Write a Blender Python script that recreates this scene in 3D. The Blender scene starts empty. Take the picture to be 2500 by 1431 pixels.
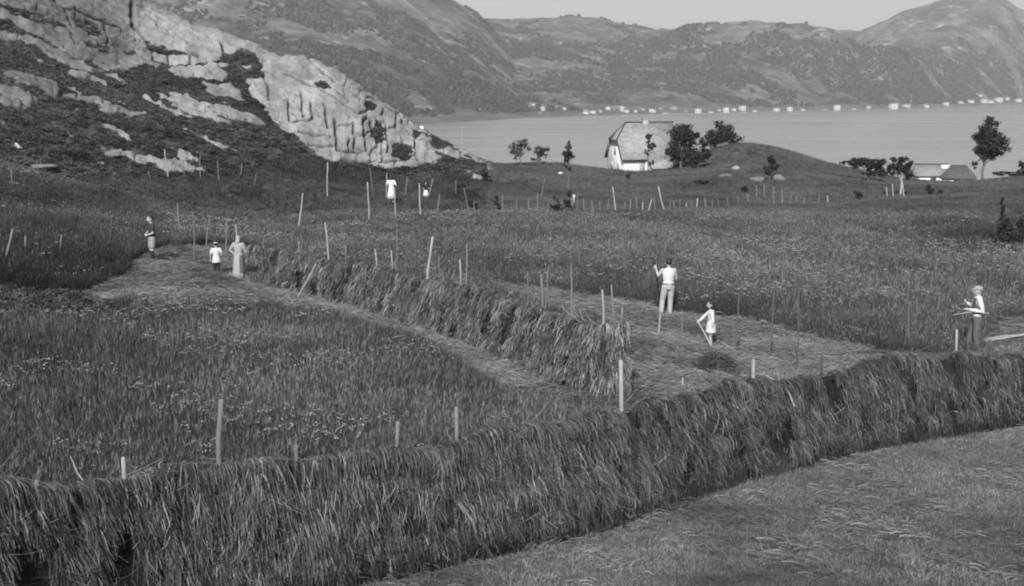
import bpy, math, random
import numpy as np
from mathutils import Vector
R = math.radians
rng = np.random.default_rng(11)
random.seed(11)
SC = bpy.context.scene
COL = SC.collection

# ------------------------------------------------------------------ camera, sky, sun, exposure
CAMZ, F, HOR = 6.6, 2900.0, 225.0
PITCH = math.atan((715.5 - HOR) / F)
cam = bpy.data.cameras.new('camera')
cam.sensor_width = 36.0
cam.lens = 36.0 * F / 2500.0
cam.clip_start, cam.clip_end = 0.1, 30000.0
camo = bpy.data.objects.new('camera', cam)
COL.objects.link(camo)
camo.location = (0, 0, CAMZ)
camo.rotation_euler = (math.pi / 2 - PITCH, 0, 0)
SC.camera = camo

SUN_EL, SHADOW_AZ = R(38.0), R(13.0)      # shadows run away from the camera, a little to the right
SUNDIR = Vector((-math.sin(SHADOW_AZ) * math.cos(SUN_EL), -math.cos(SHADOW_AZ) * math.cos(SUN_EL), math.sin(SUN_EL)))
world = bpy.data.worlds.new('World')
SC.world = world
world.use_nodes = True
nt = world.node_tree
bg = nt.nodes['Background']
sky = nt.nodes.new('ShaderNodeTexSky')
sky.sky_type = 'NISHITA'
sky.sun_disc = False
sky.sun_elevation = SUN_EL
sky.sun_rotation = math.atan2(SUNDIR.x, SUNDIR.y)
sky.air_density, sky.dust_density, sky.ozone_density = 1.0, 1.6, 1.0
bw = nt.nodes.new('ShaderNodeRGBToBW')     # a black and white photograph: grey light
nt.links.new(sky.outputs[0], bw.inputs[0])
nt.links.new(bw.outputs[0], bg.inputs['Color'])
bg.inputs['Strength'].default_value = 0.10
sun = bpy.data.lights.new('sun', 'SUN')
sun.energy = 3.6
sun.angle = R(0.53)
sun.color = (1, 1, 1)
suno = bpy.data.objects.new('sun', sun)
COL.objects.link(suno)
suno.rotation_euler = SUNDIR.to_track_quat('Z', 'Y').to_euler()
SC.view_settings.view_transform = 'Standard'
SC.view_settings.look = 'None'
SC.view_settings.exposure = 0.4
SC.view_settings.gamma = 1.0
SC.view_settings.use_curve_mapping = False
SC.cycles.max_bounces = 6
SC.cycles.diffuse_bounces = 2
SC.cycles.glossy_bounces = 2
SC.cycles.transmission_bounces = 2
SC.cycles.volume_bounces = 0
SC.cycles.transparent_max_bounces = 4
SC.cycles.use_denoising = True
SC.cycles.filter_width = 2.0
HAZE = 0.00018

# ------------------------------------------------------------------ helpers
cp_, sp_ = math.cos(PITCH), math.sin(PITCH)

def ray(px, py):
    u = (np.asarray(px, float) - 1250.0) / F
    v = (715.5 - np.asarray(py, float)) / F
    return np.stack([u, cp_ + v * sp_, -sp_ + v * cp_], -1)

def P(px, py, d):
    """point seen at photo pixel (px,py), d metres away over ground"""
    r = ray(px, py)
    h = np.hypot(r[..., 0], r[..., 1])
    k = np.asarray(d, float) / h
    return np.array([0, 0, CAMZ]) + r * k[..., None]

def G(px, py, z):
    r = ray(px, py)
    k = (z - CAMZ) / r[..., 2]
    return np.array([0, 0, CAMZ]) + r * k[..., None]

def proj(p):
    p = np.asarray(p, float)
    x, y, z = p[..., 0], p[..., 1], p[..., 2] - CAMZ
    dep = y * cp_ - z * sp_
    dep = np.where(dep > 0.05, dep, 0.05)
    up = y * sp_ + z * cp_
    return 1250.0 + F * x / dep, 715.5 - F * up / dep

def _h(ix, iy, s):
    n = (ix * 374761393 + iy * 668265263 + s * 974634535) & 0x7fffffff
    n = ((n ^ (n >> 13)) * 1274126177) & 0x7fffffff
    n = n ^ (n >> 16)
    return (n & 0xffff) / 65535.0

def vnoise(x, y, s=0):
    x = np.asarray(x, float); y = np.asarray(y, float)
    ix = np.floor(x).astype(np.int64); iy = np.floor(y).astype(np.int64)
    fx = x - ix; fy = y - iy
    fx = fx * fx * (3 - 2 * fx); fy = fy * fy * (3 - 2 * fy)
    a = _h(ix, iy, s) * (1 - fx) + _h(ix + 1, iy, s) * fx
    b = _h(ix, iy + 1, s) * (1 - fx) + _h(ix + 1, iy + 1, s) * fx
    return a * (1 - fy) + b * fy

def fbm(x, y, s=0, o=4):
    t = 0; a = 0.5
    for i in range(o):
        t = t + a * (vnoise(x, y, s + i * 7) - 0.5)
        x = np.asarray(x) * 2.03 + 3.1; y = np.asarray(y) * 2.03 + 1.7; a *= 0.5
    return t

def sstep(a, b, x):
    t = np.clip((x - a) / (b - a), 0, 1)
    return t * t * (3 - 2 * t)

def inpoly(px, py, poly):
    c = np.zeros(np.shape(px), bool)
    n = len(poly)
    for i in range(n):
        x1, y1 = poly[i]; x2, y2 = poly[(i + 1) % n]
        if y1 == y2: continue
        k = (y1 > py) != (y2 > py)
        c ^= k & (px < (x2 - x1) * (py - y1) / (y2 - y1) + x1)
    return c

def polydist(px, py, pts):
    d = np.full(np.shape(px), 1e9)
    for (x1, y1), (x2, y2) in zip(pts[:-1], pts[1:]):
        dx, dy = x2 - x1, y2 - y1
        t = np.clip(((px - x1) * dx + (py - y1) * dy) / (dx * dx + dy * dy), 0, 1)
        d = np.minimum(d, np.hypot(px - x1 - t * dx, py - y1 - t * dy))
    return d

def mesh_np(name, v, f, smooth=False):
    """mesh from numpy verts (N,3) and faces: (M,k) array or list of such arrays"""
    me = bpy.data.meshes.new(name)
    fs = f if isinstance(f, list) and not isinstance(f[0], tuple) else [f]
    fs = [np.asarray(a, np.int32) for a in fs if len(a)]
    v = np.asarray(v, np.float32)
    nl = sum(a.size for a in fs); npg = sum(len(a) for a in fs)
    me.vertices.add(len(v)); me.loops.add(nl); me.polygons.add(npg)
    me.vertices.foreach_set('co', v.ravel())
    me.loops.foreach_set('vertex_index', np.concatenate([a.ravel() for a in fs]))
    tot = np.concatenate([np.full(len(a), a.shape[1], np.int32) for a in fs])
    st = np.concatenate([[0], np.cumsum(tot)[:-1]]).astype(np.int32)
    me.polygons.foreach_set('loop_start', st)
    me.polygons.foreach_set('loop_total', tot)
    if smooth:
        me.polygons.foreach_set('use_smooth', np.ones(npg, bool))
    me.update(calc_edges=True)
    return me

def fattr(me, name, val):
    a = me.attributes.new(name, 'FLOAT', 'POINT')
    a.data.foreach_set('value', np.asarray(val, np.float32).ravel())

def link(name, data, mat=None, parent=None, **kw):
    o = bpy.data.objects.new(name, data)
    COL.objects.link(o)
    if mat is not None and data is not None:
        data.materials.clear(); data.materials.append(mat)
    if parent is not None: o.parent = parent
    for k, w in kw.items(): o[k] = w
    return o

def empty(name, loc=(0, 0, 0), rz=0.0, **kw):
    o = bpy.data.objects.new(name, None)
    COL.objects.link(o)
    o.location = loc; o.rotation_euler = (0, 0, rz)
    o.empty_display_size = 0.2
    for k, w in kw.items(): o[k] = w
    return o

class MB:
    """collects shapes into one mesh"""
    def __init__(s): s.v = []; s.f = {}; s.n = 0
    def add(s, v, *fs):
        v = np.asarray(v, float)
        s.v.append(v)
        for f in fs:
            f = np.asarray(f, int)
            if len(f): s.f.setdefault(f.shape[1], []).append(f + s.n)
        s.n += len(v); return s
    def mesh(s, name, smooth=False):
        return mesh_np(name, np.concatenate(s.v), [np.concatenate(a) for a in s.f.values()], smooth)
    def box(s, lo, hi):
        x0, y0, z0 = lo; x1, y1, z1 = hi
        v = [(x0,y0,z0),(x1,y0,z0),(x1,y1,z0),(x0,y1,z0),(x0,y0,z1),(x1,y0,z1),(x1,y1,z1),(x0,y1,z1)]
        return s.add(v, [(0,3,2,1),(4,5,6,7),(0,1,5,4),(1,2,6,5),(2,3,7,6),(3,0,4,7)])
    def prism(s, a, b):
        """two matching polygons a and b joined"""
        n = len(a)
        v = list(a) + list(b)
        return s.add(v, [tuple(range(n))[::-1]], [tuple(range(n, 2 * n))], [(i, (i + 1) % n, n + (i + 1) % n, n + i) for i in range(n)])
    def tube(s, pts, rad, n=8, sx=1.0, caps=True):
        """tapered tube; rad per point, rounded ends"""
        pts = np.asarray(pts, float); rad = np.asarray(rad, float) * np.ones(len(pts))
        if caps:
            d0 = pts[0] - pts[1]; d0 /= np.linalg.norm(d0) + 1e-9
            d1 = pts[-1] - pts[-2]; d1 /= np.linalg.norm(d1) + 1e-9
            pts = np.vstack([pts[0] + d0 * rad[0] * .95, pts[0] + d0 * rad[0] * .7, pts, pts[-1] + d1 * rad[-1] * .7, pts[-1] + d1 * rad[-1] * .95])
            rad = np.concatenate([[rad[0] * .25, rad[0] * .7], rad, [rad[-1] * .7, rad[-1] * .25]])
        m = len(pts); t = np.gradient(pts, axis=0)
        t /= np.linalg.norm(t, axis=1)[:, None] + 1e-9
        ref = np.array([1.0, 0, 0]) if abs(t[:, 0]).mean() < .8 else np.array([0, 1.0, 0])
        e1 = np.cross(t, ref); e1 /= np.linalg.norm(e1, axis=1)[:, None] + 1e-9
        e2 = np.cross(t, e1)
        a = np.arange(n) * 2 * math.pi / n
        ring = pts[:, None] + (e1[:, None] * np.cos(a)[None, :, None] + e2[:, None] * np.sin(a)[None, :, None] * sx) * rad[:, None, None]
        v = ring.reshape(-1, 3)
        i = np.arange(m - 1)[:, None] * n; j = np.arange(n)[None]; k = (j + 1) % n
        q = np.stack([i + j, i + k, i + n + k, i + n + j], -1).reshape(-1, 4)
        return s.add(v, q, [tuple(range(n))], [tuple(range((m - 1) * n, m * n))[::-1]])
    def ell(s, c, r, nu=16, nv=10):
        th = np.linspace(0, math.pi, nv + 1)[1:-1]; ph = np.arange(nu) * 2 * math.pi / nu
        x = np.sin(th)[:, None] * np.cos(ph); y = np.sin(th)[:, None] * np.sin(ph); z = np.cos(th)[:, None] * np.ones(nu)
        v = np.stack([x, y, z], -1).reshape(-1, 3)
        v = np.vstack([v, [0, 0, 1], [0, 0, -1]]) * np.asarray(r) + np.asarray(c)
        m = nv - 1
        i = np.arange(m - 1)[:, None] * nu; j = np.arange(nu)[None]; k = (j + 1) % nu
        q = np.stack([i + j, i + nu + j, i + nu + k, i + k], -1).reshape(-1, 4)
        t1 = [(m * nu, jj, (jj + 1) % nu) for jj in range(nu)]
        t2 = [(m * nu + 1, (m - 1) * nu + (jj + 1) % nu, (m - 1) * nu + jj) for jj in range(nu)]
        return s.add(v, q, t1 + t2)
    def sect(s, secs, n=20):
        """closed loft of elliptical sections (cx,cy,z,rx,ry)"""
        a = np.arange(n) * 2 * math.pi / n
        v = np.concatenate([np.stack([cx + rx * np.cos(a), cy + ry * np.sin(a), z * np.ones(n)], -1) for cx, cy, z, rx, ry in secs])
        m = len(secs)
        i = np.arange(m - 1)[:, None] * n; j = np.arange(n)[None]; k = (j + 1) % n
        q = np.stack([i + j, i + k, i + n + k, i + n + j], -1).reshape(-1, 4)
        return s.add(v, q, [tuple(range(n))[::-1]], [tuple(range((m - 1) * n, m * n))])

def remesh(mb, name, vox, smooth=2):
    """overlapping shapes fused into one continuous surface"""
    me = mb.mesh(name + '_raw')
    o = bpy.data.objects.new(name + '_raw', me); COL.objects.link(o)
    m = o.modifiers.new('r', 'REMESH'); m.mode = 'VOXEL'; m.voxel_size = vox; m.use_smooth_shade = True
    if smooth:
        k = o.modifiers.new('s', 'SMOOTH'); k.factor = .5; k.iterations = smooth
    dg = bpy.context.evaluated_depsgraph_get()
    out = bpy.data.meshes.new_from_object(o.evaluated_get(dg))
    out.name = name
    bpy.data.objects.remove(o); bpy.data.meshes.remove(me)
    return out

# ------------------------------------------------------------------ materials (all grey: the photograph is black and white)
def new_mat(name):
    m = bpy.data.materials.new(name); m.use_nodes = True
    n = m.node_tree.nodes; b = n['Principled BSDF']
    b.inputs['Roughness'].default_value = 0.9
    b.inputs['Specular IOR Level'].default_value = 0.15
    return m, m.node_tree, b

def N(nt, typ, **kw):
    n = nt.nodes.new(typ)
    for k, w in kw.items():
        if k.startswith('i_'): n.inputs[k[2:].replace('_', ' ')].default_value = w
        else: setattr(n, k, w)
    return n

def mth(nt, op, a, b=None, clamp=False):
    n = nt.nodes.new('ShaderNodeMath'); n.operation = op; n.use_clamp = clamp
    for i, x in enumerate((a, b)):
        if x is None: continue
        if isinstance(x, (int, float)): n.inputs[i].default_value = x
        else: nt.links.new(x, n.inputs[i])
    return n.outputs[0]

def noise_out(nt, scale, detail=4, rough=.6, vec=None, dist=0.0):
    n = N(nt, 'ShaderNodeTexNoise')
    n.inputs['Scale'].default_value = scale; n.inputs['Detail'].default_value = detail
    n.inputs['Roughness'].default_value = rough; n.inputs['Distortion'].default_value = dist
    if vec is not None: nt.links.new(vec, n.inputs['Vector'])
    return n.outputs['Fac']

def objvec(nt, scale=(1, 1, 1), rot=(0, 0, 0)):
    t = N(nt, 'ShaderNodeTexCoord'); m = N(nt, 'ShaderNodeMapping')
    m.inputs['Scale'].default_value = scale; m.inputs['Rotation'].default_value = rot
    nt.links.new(t.outputs['Object'], m.inputs['Vector'])
    return m.outputs[0]

def rng_map(nt, x, a, b, c, d):
    n = N(nt, 'ShaderNodeMapRange')
    n.inputs['From Min'].default_value = a; n.inputs['From Max'].default_value = b
    n.inputs['To Min'].default_value = c; n.inputs['To Max'].default_value = d
    nt.links.new(x, n.inputs['Value']); return n.outputs[0]

def grey(name, base, var=.25, scale=6.0, rough=.9, spec=.15, bump=0.0, bscale=30.0, attr=None, inst=False, objrand=0.0, stretch=(1, 1, 1)):
    """plain grey surface with noise; attr multiplies by a float attribute of the mesh or of the instancer"""
    m, nt, b = new_mat(name)
    v = objvec(nt, stretch)
    f = noise_out(nt, scale, 4, .6, v)
    c = rng_map(nt, f, .25, .75, base * (1 - var), base * (1 + var))
    if attr:
        a = N(nt, 'ShaderNodeAttribute', attribute_name=attr, attribute_type='INSTANCER' if inst else 'GEOMETRY')
        c = mth(nt, 'MULTIPLY', c, a.outputs['Fac'])
    if objrand:
        oi = N(nt, 'ShaderNodeObjectInfo')
        c = mth(nt, 'MULTIPLY', c, rng_map(nt, oi.outputs['Random'], 0, 1, 1 - objrand, 1 + objrand))
    nt.links.new(c, b.inputs['Base Color'])
    b.inputs['Roughness'].default_value = rough; b.inputs['Specular IOR Level'].default_value = spec
    if bump:
        bn = N(nt, 'ShaderNodeBump'); bn.inputs['Strength'].default_value = bump; bn.inputs['Distance'].default_value = .05
        nt.links.new(noise_out(nt, bscale, 5, .65, v), bn.inputs['Height'])
        nt.links.new(bn.outputs[0], b.inputs['Normal'])
    return m

def scatter(name, pts, rot, scl, idx, tone, protos, **kw):
    """one 'stuff' object that instances prototype meshes on points (geometry nodes)"""
    c = bpy.data.collections.new(name + '_kinds')
    for i, me in enumerate(protos):
        c.objects.link(bpy.data.objects.new('%s_%02d' % (name, i), me))
    me = mesh_np(name, pts, np.zeros((0, 4), int)) if False else bpy.data.meshes.new(name)
    me.vertices.add(len(pts)); me.vertices.foreach_set('co', np.asarray(pts, np.float32).ravel())
    a = me.attributes.new('rot', 'FLOAT_VECTOR', 'POINT'); a.data.foreach_set('vector', np.asarray(rot, np.float32).ravel())
    a = me.attributes.new('scl', 'FLOAT_VECTOR', 'POINT'); a.data.foreach_set('vector', np.asarray(scl, np.float32).ravel())
    a = me.attributes.new('idx', 'INT', 'POINT'); a.data.foreach_set('value', np.asarray(idx, np.int32))
    fattr(me, 'tone', tone)
    o = link(name, me, None, None, kind='stuff', **kw)
    ng = bpy.data.node_groups.new(name, 'GeometryNodeTree')
    ng.interface.new_socket('Geometry', in_out='INPUT', socket_type='NodeSocketGeometry')
    ng.interface.new_socket('Geometry', in_out='OUTPUT', socket_type='NodeSocketGeometry')
    gi = ng.nodes.new('NodeGroupInput'); go = ng.nodes.new('NodeGroupOutput')
    ci = ng.nodes.new('GeometryNodeCollectionInfo'); ci.inputs[0].default_value = c
    ci.inputs['Separate Children'].default_value = True
    ip = ng.nodes.new('GeometryNodeInstanceOnPoints'); ip.inputs['Pick Instance'].default_value = True
    def na(n, t):
        q = ng.nodes.new('GeometryNodeInputNamedAttribute'); q.data_type = t; q.inputs[0].default_value = n
        return q.outputs[0]
    L = ng.links.new
    L(gi.outputs[0], ip.inputs['Points']); L(ci.outputs[0], ip.inputs['Instance'])
    L(na('idx', 'INT'), ip.inputs['Instance Index'])
    er = ng.nodes.new('FunctionNodeEulerToRotation')
    L(na('rot', 'FLOAT_VECTOR'), er.inputs[0]); L(er.outputs[0], ip.inputs['Rotation'])
    L(na('scl', 'FLOAT_VECTOR'), ip.inputs['Scale'])
    L(ip.outputs[0], go.inputs[0])
    md = o.modifiers.new('scatter', 'NODES'); md.node_group = ng
    return o

def ribbons(p0, p1, p2, w, wd, segs=3, tip=.25):
    """bent flat strands: quadratic curves p0-p1-p2, width w along wd"""
    n = len(p0); t = np.linspace(0, 1, segs + 1)[None, :, None]
    c = (1 - t) ** 2 * p0[:, None] + 2 * t * (1 - t) * p1[:, None] + t ** 2 * p2[:, None]
    ww = (w[:, None] * (1 - (1 - tip) * np.linspace(0, 1, segs + 1)[None] ** 1.5))[..., None] * wd[:, None] * .5
    v = np.stack([c - ww, c + ww], 2).reshape(-1, 3)
    i = (np.arange(n)[:, None] * (segs + 1) + np.arange(segs)[None]) * 2
    q = np.stack([i, i + 1, i + 3, i + 2], -1).reshape(-1, 4)
    return v, q, np.repeat(np.arange(n), (segs + 1) * 2)

def unit(a):
    a = np.asarray(a, float); return a / (np.linalg.norm(a, axis=-1, keepdims=True) + 1e-9)
# ------------------------------------------------------------------ near terrain: a height field through measured points
WZ = CAMZ - 28.0                      # fjord level
CT = []
for px, py, z in [(1600,800,0),(1250,700,0),(700,740,.1),(1000,560,0),(1600,560,0),(2000,700,0),(1500,512,-.1),(1000,650,0),
                  (1500,970,.1),(600,690,.15),(372,637,.95),(1200,870,.05),(1300,500,.1),(2380,860,.05),(2500,1040,.1),(2000,1130,.3),
                  (1500,1285,.62),(1000,1410,.8),(400,1540,.85),(2500,1431,.85),(900,900,.15),(300,900,.45),(0,1100,.7),(60,720,.95),
                  (-200,800,1.1),(2400,650,0),(2700,760,.1),(700,520,.1),(950,490,.15),(2250,560,-.1)]:
    CT.append(G(px, py, z))
for px, py, d in [(100,600,41),(800,472,68),(400,432,72),(0,440,60),(200,470,62),(1120,470,76),(600,450,70),
                  (880,408,84),(740,385,83),(1050,428,84),(1150,442,84),(985,424,84),
                  (1040,335,92),(1100,356,91),(1230,407,92),(1165,385,91),
                  (800,172,93.5),(720,150,95),(900,238,92.5),(980,290,92),(860,320,86.5),(700,290,87),(610,128,99),(640,205,93),
                  (480,68,104),(330,2,108),(200,-60,112),(560,100,101),(420,160,98),(300,120,97),(520,190,93),
                  (0,0,93),(0,120,86),(0,200,80),(0,330,70),(150,250,77),(200,340,73),(400,260,83),(600,300,82),(400,340,76),(600,380,78),
                  (-250,60,88),(-250,300,68),
                  (1250,408,105),(1330,400,106),(1385,402,106),(1480,421,116),(1490,430,113),(1580,418,116),(1430,414,112),(1640,408,119),
                  (1720,372,122),(1830,351,122),(1900,362,120),(1960,380,117),(2060,411,112),(1820,420,100),(2000,440,96),
                  (2200,440,106),(2300,445,106),(2400,440,104),(2520,430,100),(1700,470,86),(1900,490,82),(2100,480,84),(2400,520,66),(1450,470,84),
                  (2700,430,100),(2700,560,60),(1490,443,100),(1560,438,100),(1430,430,102),(1620,430,102),(2250,462,92),(2350,462,92),(2300,454,100),(2430,458,92),(450,62,106),(520,86,103),(900,242,93),(1260,412,97),(1340,408,98),(1200,402,93)]:
    CT.append(P(px, py, d))
def pol(px, d, z):
    a = math.atan((px - 1250) / F * cp_)
    return np.array([d * math.sin(a), d * math.cos(a), z])
for px, d, z in [(1040,110,-4),(900,108,0),(800,112,3),(700,116,5),(600,125,7),(450,132,9),(330,135,10),(100,140,12),(-250,140,12),(1230,112,-4),(1330,118,-4),(1420,124,-4.5),
                 (1560,132,-4),(1650,136,-4),(1830,138,-4),(1960,134,-5),(2100,126,-4),(2300,122,-3.6),(2600,118,-3.5),(1700,132,-1)]:
    CT.append(pol(px, d, z))
for a in range(-60, 61, 12):
    for d, z in [(165,-13),(215,-30)]:
        if a <= -12: z += 10
        CT.append(np.array([d * math.sin(R(a)), d * math.cos(R(a)), z]))
for x in (-60, -30, 0, 30, 60):
    CT.append(np.array([x, 0.5, 5.0 + abs(x) * .01])); CT.append(np.array([x, -25, 8.0]))
for x in (-14, 0, 14):
    CT.append(np.array([x, 7.0, 2.7]))
for p in [(-60,40,3.5),(-75,70,8),(60,40,.5),(75,70,-.5),(-40,18,1.8),(40,18,.8)]:
    CT.append(np.array(p, float))
CT = np.array(CT)
def tps_fit(c, lam=.6):
    n = len(c); s = 30.0
    q = c[:, :2] / s
    d2 = ((q[:, None] - q[None]) ** 2).sum(-1)
    K = .5 * d2 * np.log(d2 + 1e-12) + np.eye(n) * lam * .002
    Pm = np.c_[np.ones(n), q]
    A = np.block([[K, Pm], [Pm.T, np.zeros((3, 3))]])
    w = np.linalg.solve(A, np.r_[c[:, 2], 0, 0, 0])
    def ev(x, y):
        x = np.asarray(x) / s; y = np.asarray(y) / s
        z = w[n] + w[n + 1] * x + w[n + 2] * y
        for k in range(n):
            dd = (x - q[k, 0]) ** 2 + (y - q[k, 1]) ** 2
            z = z + w[k] * .5 * dd * np.log(dd + 1e-12)
        return z
    return ev
_tps = tps_fit(CT)
GX0, GY0, GS = -150.0, -30.0, 0.5
_gx = np.arange(GX0, 150.1, GS); _gy = np.arange(GY0, 270.1, GS)
_X, _Y = np.meshgrid(_gx, _gy)
HG = _tps(_X, _Y)
_D = np.hypot(_X, _Y)
HG = HG + fbm(_X / 9, _Y / 9, 3, 4) * .30 * sstep(8, 25, _D) + fbm(_X / 2.2, _Y / 2.2, 9, 3) * .12
HG = HG * (1 - sstep(200, 245, _D)) + (WZ - 12) * sstep(200, 245, _D)
def H(x, y):
    fx = np.clip((np.asarray(x, float) - GX0) / GS, 0, HG.shape[1] - 1.001); fy = np.clip((np.asarray(y, float) - GY0) / GS, 0, HG.shape[0] - 1.001)
    i = fx.astype(int); j = fy.astype(int); u = fx - i; v = fy - j
    return (HG[j, i] * (1 - u) + HG[j, i + 1] * u) * (1 - v) + (HG[j + 1, i] * (1 - u) + HG[j + 1, i + 1] * u) * v
def hit(px, py, dmin=9.0, dmax=150.0):
    """first ground point seen at photo pixel"""
    d = np.arange(dmin, dmax, .1)
    p = P(np.full(len(d), float(px)), np.full(len(d), float(py)), d)
    g = p[:, 2] - H(p[:, 0], p[:, 1])
    k = np.nonzero(g <= 0)[0]
    if not len(k): k = [int(np.argmin(np.abs(g)))]
    q = p[k[0]].copy(); q[2] = H(q[0], q[1]); return q

# zones, outlined as they lie on the ground
FRONT_BASE_PX = [(2720,1008),(2500,1040),(2200,1085),(2000,1130),(1800,1180),(1500,1285),(1250,1352),(1000,1405),(700,1465),(400,1520),(0,1580),(-350,1640)]
MOWN = [[(300,720),(325,640),(380,612),(430,600),(450,690)],[(160,735),(330,662),(420,612),(520,592),(650,604),(700,690),(760,728),(900,768),(1010,793),(1130,845),(1235,892),(1310,945),(1420,985),(1560,985),(1570,1040),(1400,1048),(1280,1010),(1180,945),(1080,885),(960,832),(820,788),(640,762),(400,766)],
        [(1190,698),(1330,712),(1480,738),(1640,765),(1760,780),(1880,803),(2000,842),(2120,862),(2250,870),(2400,868),(2400,980),(2000,1060),(1500,1090),(1480,1000),(1420,930),(1400,800),(1340,770),(1230,730)],
        [(2390,830),(2440,790),(2720,750),(2720,900),(2390,890)]]
FRONT = [(5200,900)] + FRONT_BASE_PX + [(-2500,1900),(-2500,9000),(5200,9000)]
HEATH = [[(-300,690),(60,705),(200,722),(330,770),(320,795),(200,800),(60,800),(-300,830)]]
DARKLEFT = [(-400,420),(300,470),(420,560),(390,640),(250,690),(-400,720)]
def wpx(p, amp=10, sc=40.0, s=50):
    px, py = proj(p)
    x, y = p[..., 0], p[..., 1]
    return px + fbm(x / 3.0, y / 3.0, s, 3) * amp * 4, py + fbm(x / 3.0, y / 3.0, s + 5, 3) * amp
def zone(p, polys, amp=8):
    px, py = wpx(p, amp)
    r = np.zeros(px.shape, bool)
    for q in polys: r |= inpoly(px, py, q)
    return r

def grid_polar(azs, ds, cx=0.0, cy=0.0):
    A, D = np.meshgrid(azs, ds)
    x = cx + D * np.sin(A); y = cy + D * np.cos(A)
    m, n = A.shape
    i = np.arange(m - 1)[:, None] * n; j = np.arange(n - 1)[None]
    q = np.stack([i + j, i + j + 1, i + n + j + 1, i + n + j], -1).reshape(-1, 4)
    return x, y, q

# ---- rock masks (hill on the left)
ROCK = [[(596,105),(660,110),(720,118),(810,138),(865,175),(920,210),(975,250),(1022,278),(1060,308),(1064,356),(1085,375),(1075,402),(1030,412),(985,420),(930,412),(880,403),(820,392),(770,378),(745,365),(720,340),(680,305),(645,270),(625,240),(608,206),(648,200),(640,160)],
        [(1046,315),(1105,332),(1165,362),(1245,390),(1240,428),(1150,440),(1060,425),(1040,400)],
        [(320,-80),(390,-60),(500,-20),(600,40),(612,90),(596,128),(545,150),(486,166),(410,168),(350,155),(320,135),(345,100),(322,66)],
        [(-300,-60),(150,-90),(330,-10),(318,60),(350,110),(300,138),(352,172),(300,176),(220,182),(150,172),(96,134),(30,122),(-300,100)],
        [(370,228),(430,236),(520,266),(600,286),(645,312),(560,306),(480,292),(420,262)],
        [(405,178),(560,160),(612,168),(610,190),(540,202),(430,192)],
        [(-300,170),(60,183),(130,208),(142,236),(70,268),(-300,250)],
        [(135,232),(250,248),(365,287),(300,282),(200,262)],
        [(160,184),(262,204),(266,214),(180,202)],
        [(245,372),(330,380),(420,393),(525,430),(430,425),(330,404)],
        [(486,205),(580,224),(590,248),(520,238)],
        [(600,205),(640,200),(640,260),(606,230)]]
VEG = [[(536,168),(572,160),(645,188),(642,206),(560,202)],[(772,206),(790,205),(806,222),(795,228),(776,218)],
       [(30,30),(96,40),(92,52),(40,46)],[(100,52),(160,72),(150,80),(96,66)],[(180,60),(230,68),(245,88),(235,95),(190,75)],
       [(205,105),(262,120),(264,134),(222,124)],[(0,55),(60,78),(58,86),(0,66)],[(-20,105),(80,120),(98,135),(95,148),(40,130),(-20,118)],
       [(895,244),(925,262),(918,276),(895,262)],[(918,300),(945,345),(925,365),(912,340)],[(960,355),(1010,370),(1000,395),(960,385)],
       [(1010,320),(1030,330),(1025,350),(1005,340)],[(1060,372),(1150,392),(1130,400),(1070,388)],[(350,98),(420,128),(470,132),(470,140),(415,136),(360,120)]]
CRACKS = [[(816,292),(822,377),(894,374),(883,302),(899,289),(905,324),(885,331)],[(905,324),(915,342),(918,364),(905,376)],
          [(701,245),(706,308),(764,295),(759,254)],[(654,207),(657,251)],[(726,330),(767,335),(820,341)],[(751,361),(820,365)],
          [(820,311),(864,311)],[(861,308),(864,371)],[(864,338),(886,339)],[(893,283),(902,302),(908,327)],[(930,276),(940,320),(959,317)],
          [(959,276),(965,317)],[(849,226),(890,251),(896,276),(874,283)],[(751,154),(789,182),(817,207),(849,226)],
          [(695,185),(751,213),(801,235),(845,262),(875,290)],[(833,397),(927,402),(975,396),(1012,383)],[(927,380),(934,405)],
          [(1009,349),(1012,383),(1031,415)],[(965,283),(990,320),(1012,342)],[(409,167),(490,163),(547,148),(541,110)],[(409,132),(410,167)],
          [(462,135),(465,163)],[(318,-10),(321,63),(362,110),(409,132),(478,138)],[(409,198),(490,201),(575,214),(610,239)],[(370,130),(372,160)],
          [(735,232),(740,292)],[(790,260),(800,320)],[(940,320),(945,372)],[(975,330),(985,375)],[(850,345),(850,374)],[(250,60),(262,130)],[(150,20),(170,70)]]
THICK = {0: 2.6, 13: 2.2, 14: 2.0, 15: 3.0, 19: 2.6, 22: 4.2, 23: 2.4}
az1 = np.radians(np.arange(-27.5, -0.4, .042))
ds1 = np.concatenate([np.arange(62, 80, .2), np.arange(80, 82, .1), np.arange(82, 97, .056), np.arange(97, 108, .12), np.arange(108, 128, .35)])
x, y, q = grid_polar(az1, ds1)
z = H(x, y)
p = np.stack([x, y, z], -1)
px, py = proj(p)
wx = px + fbm(x / 2.0, y / 2.0 + z / 2.0, 31, 6) * 42; wy = py + fbm(x / 2.0, y / 2.0 + z / 2.0, 36, 6) * 32
rock = np.zeros(x.shape, bool)
for g in ROCK: rock |= inpoly(wx, wy, g)
for g in VEG: rock &= ~inpoly(wx, wy, g)
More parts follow.
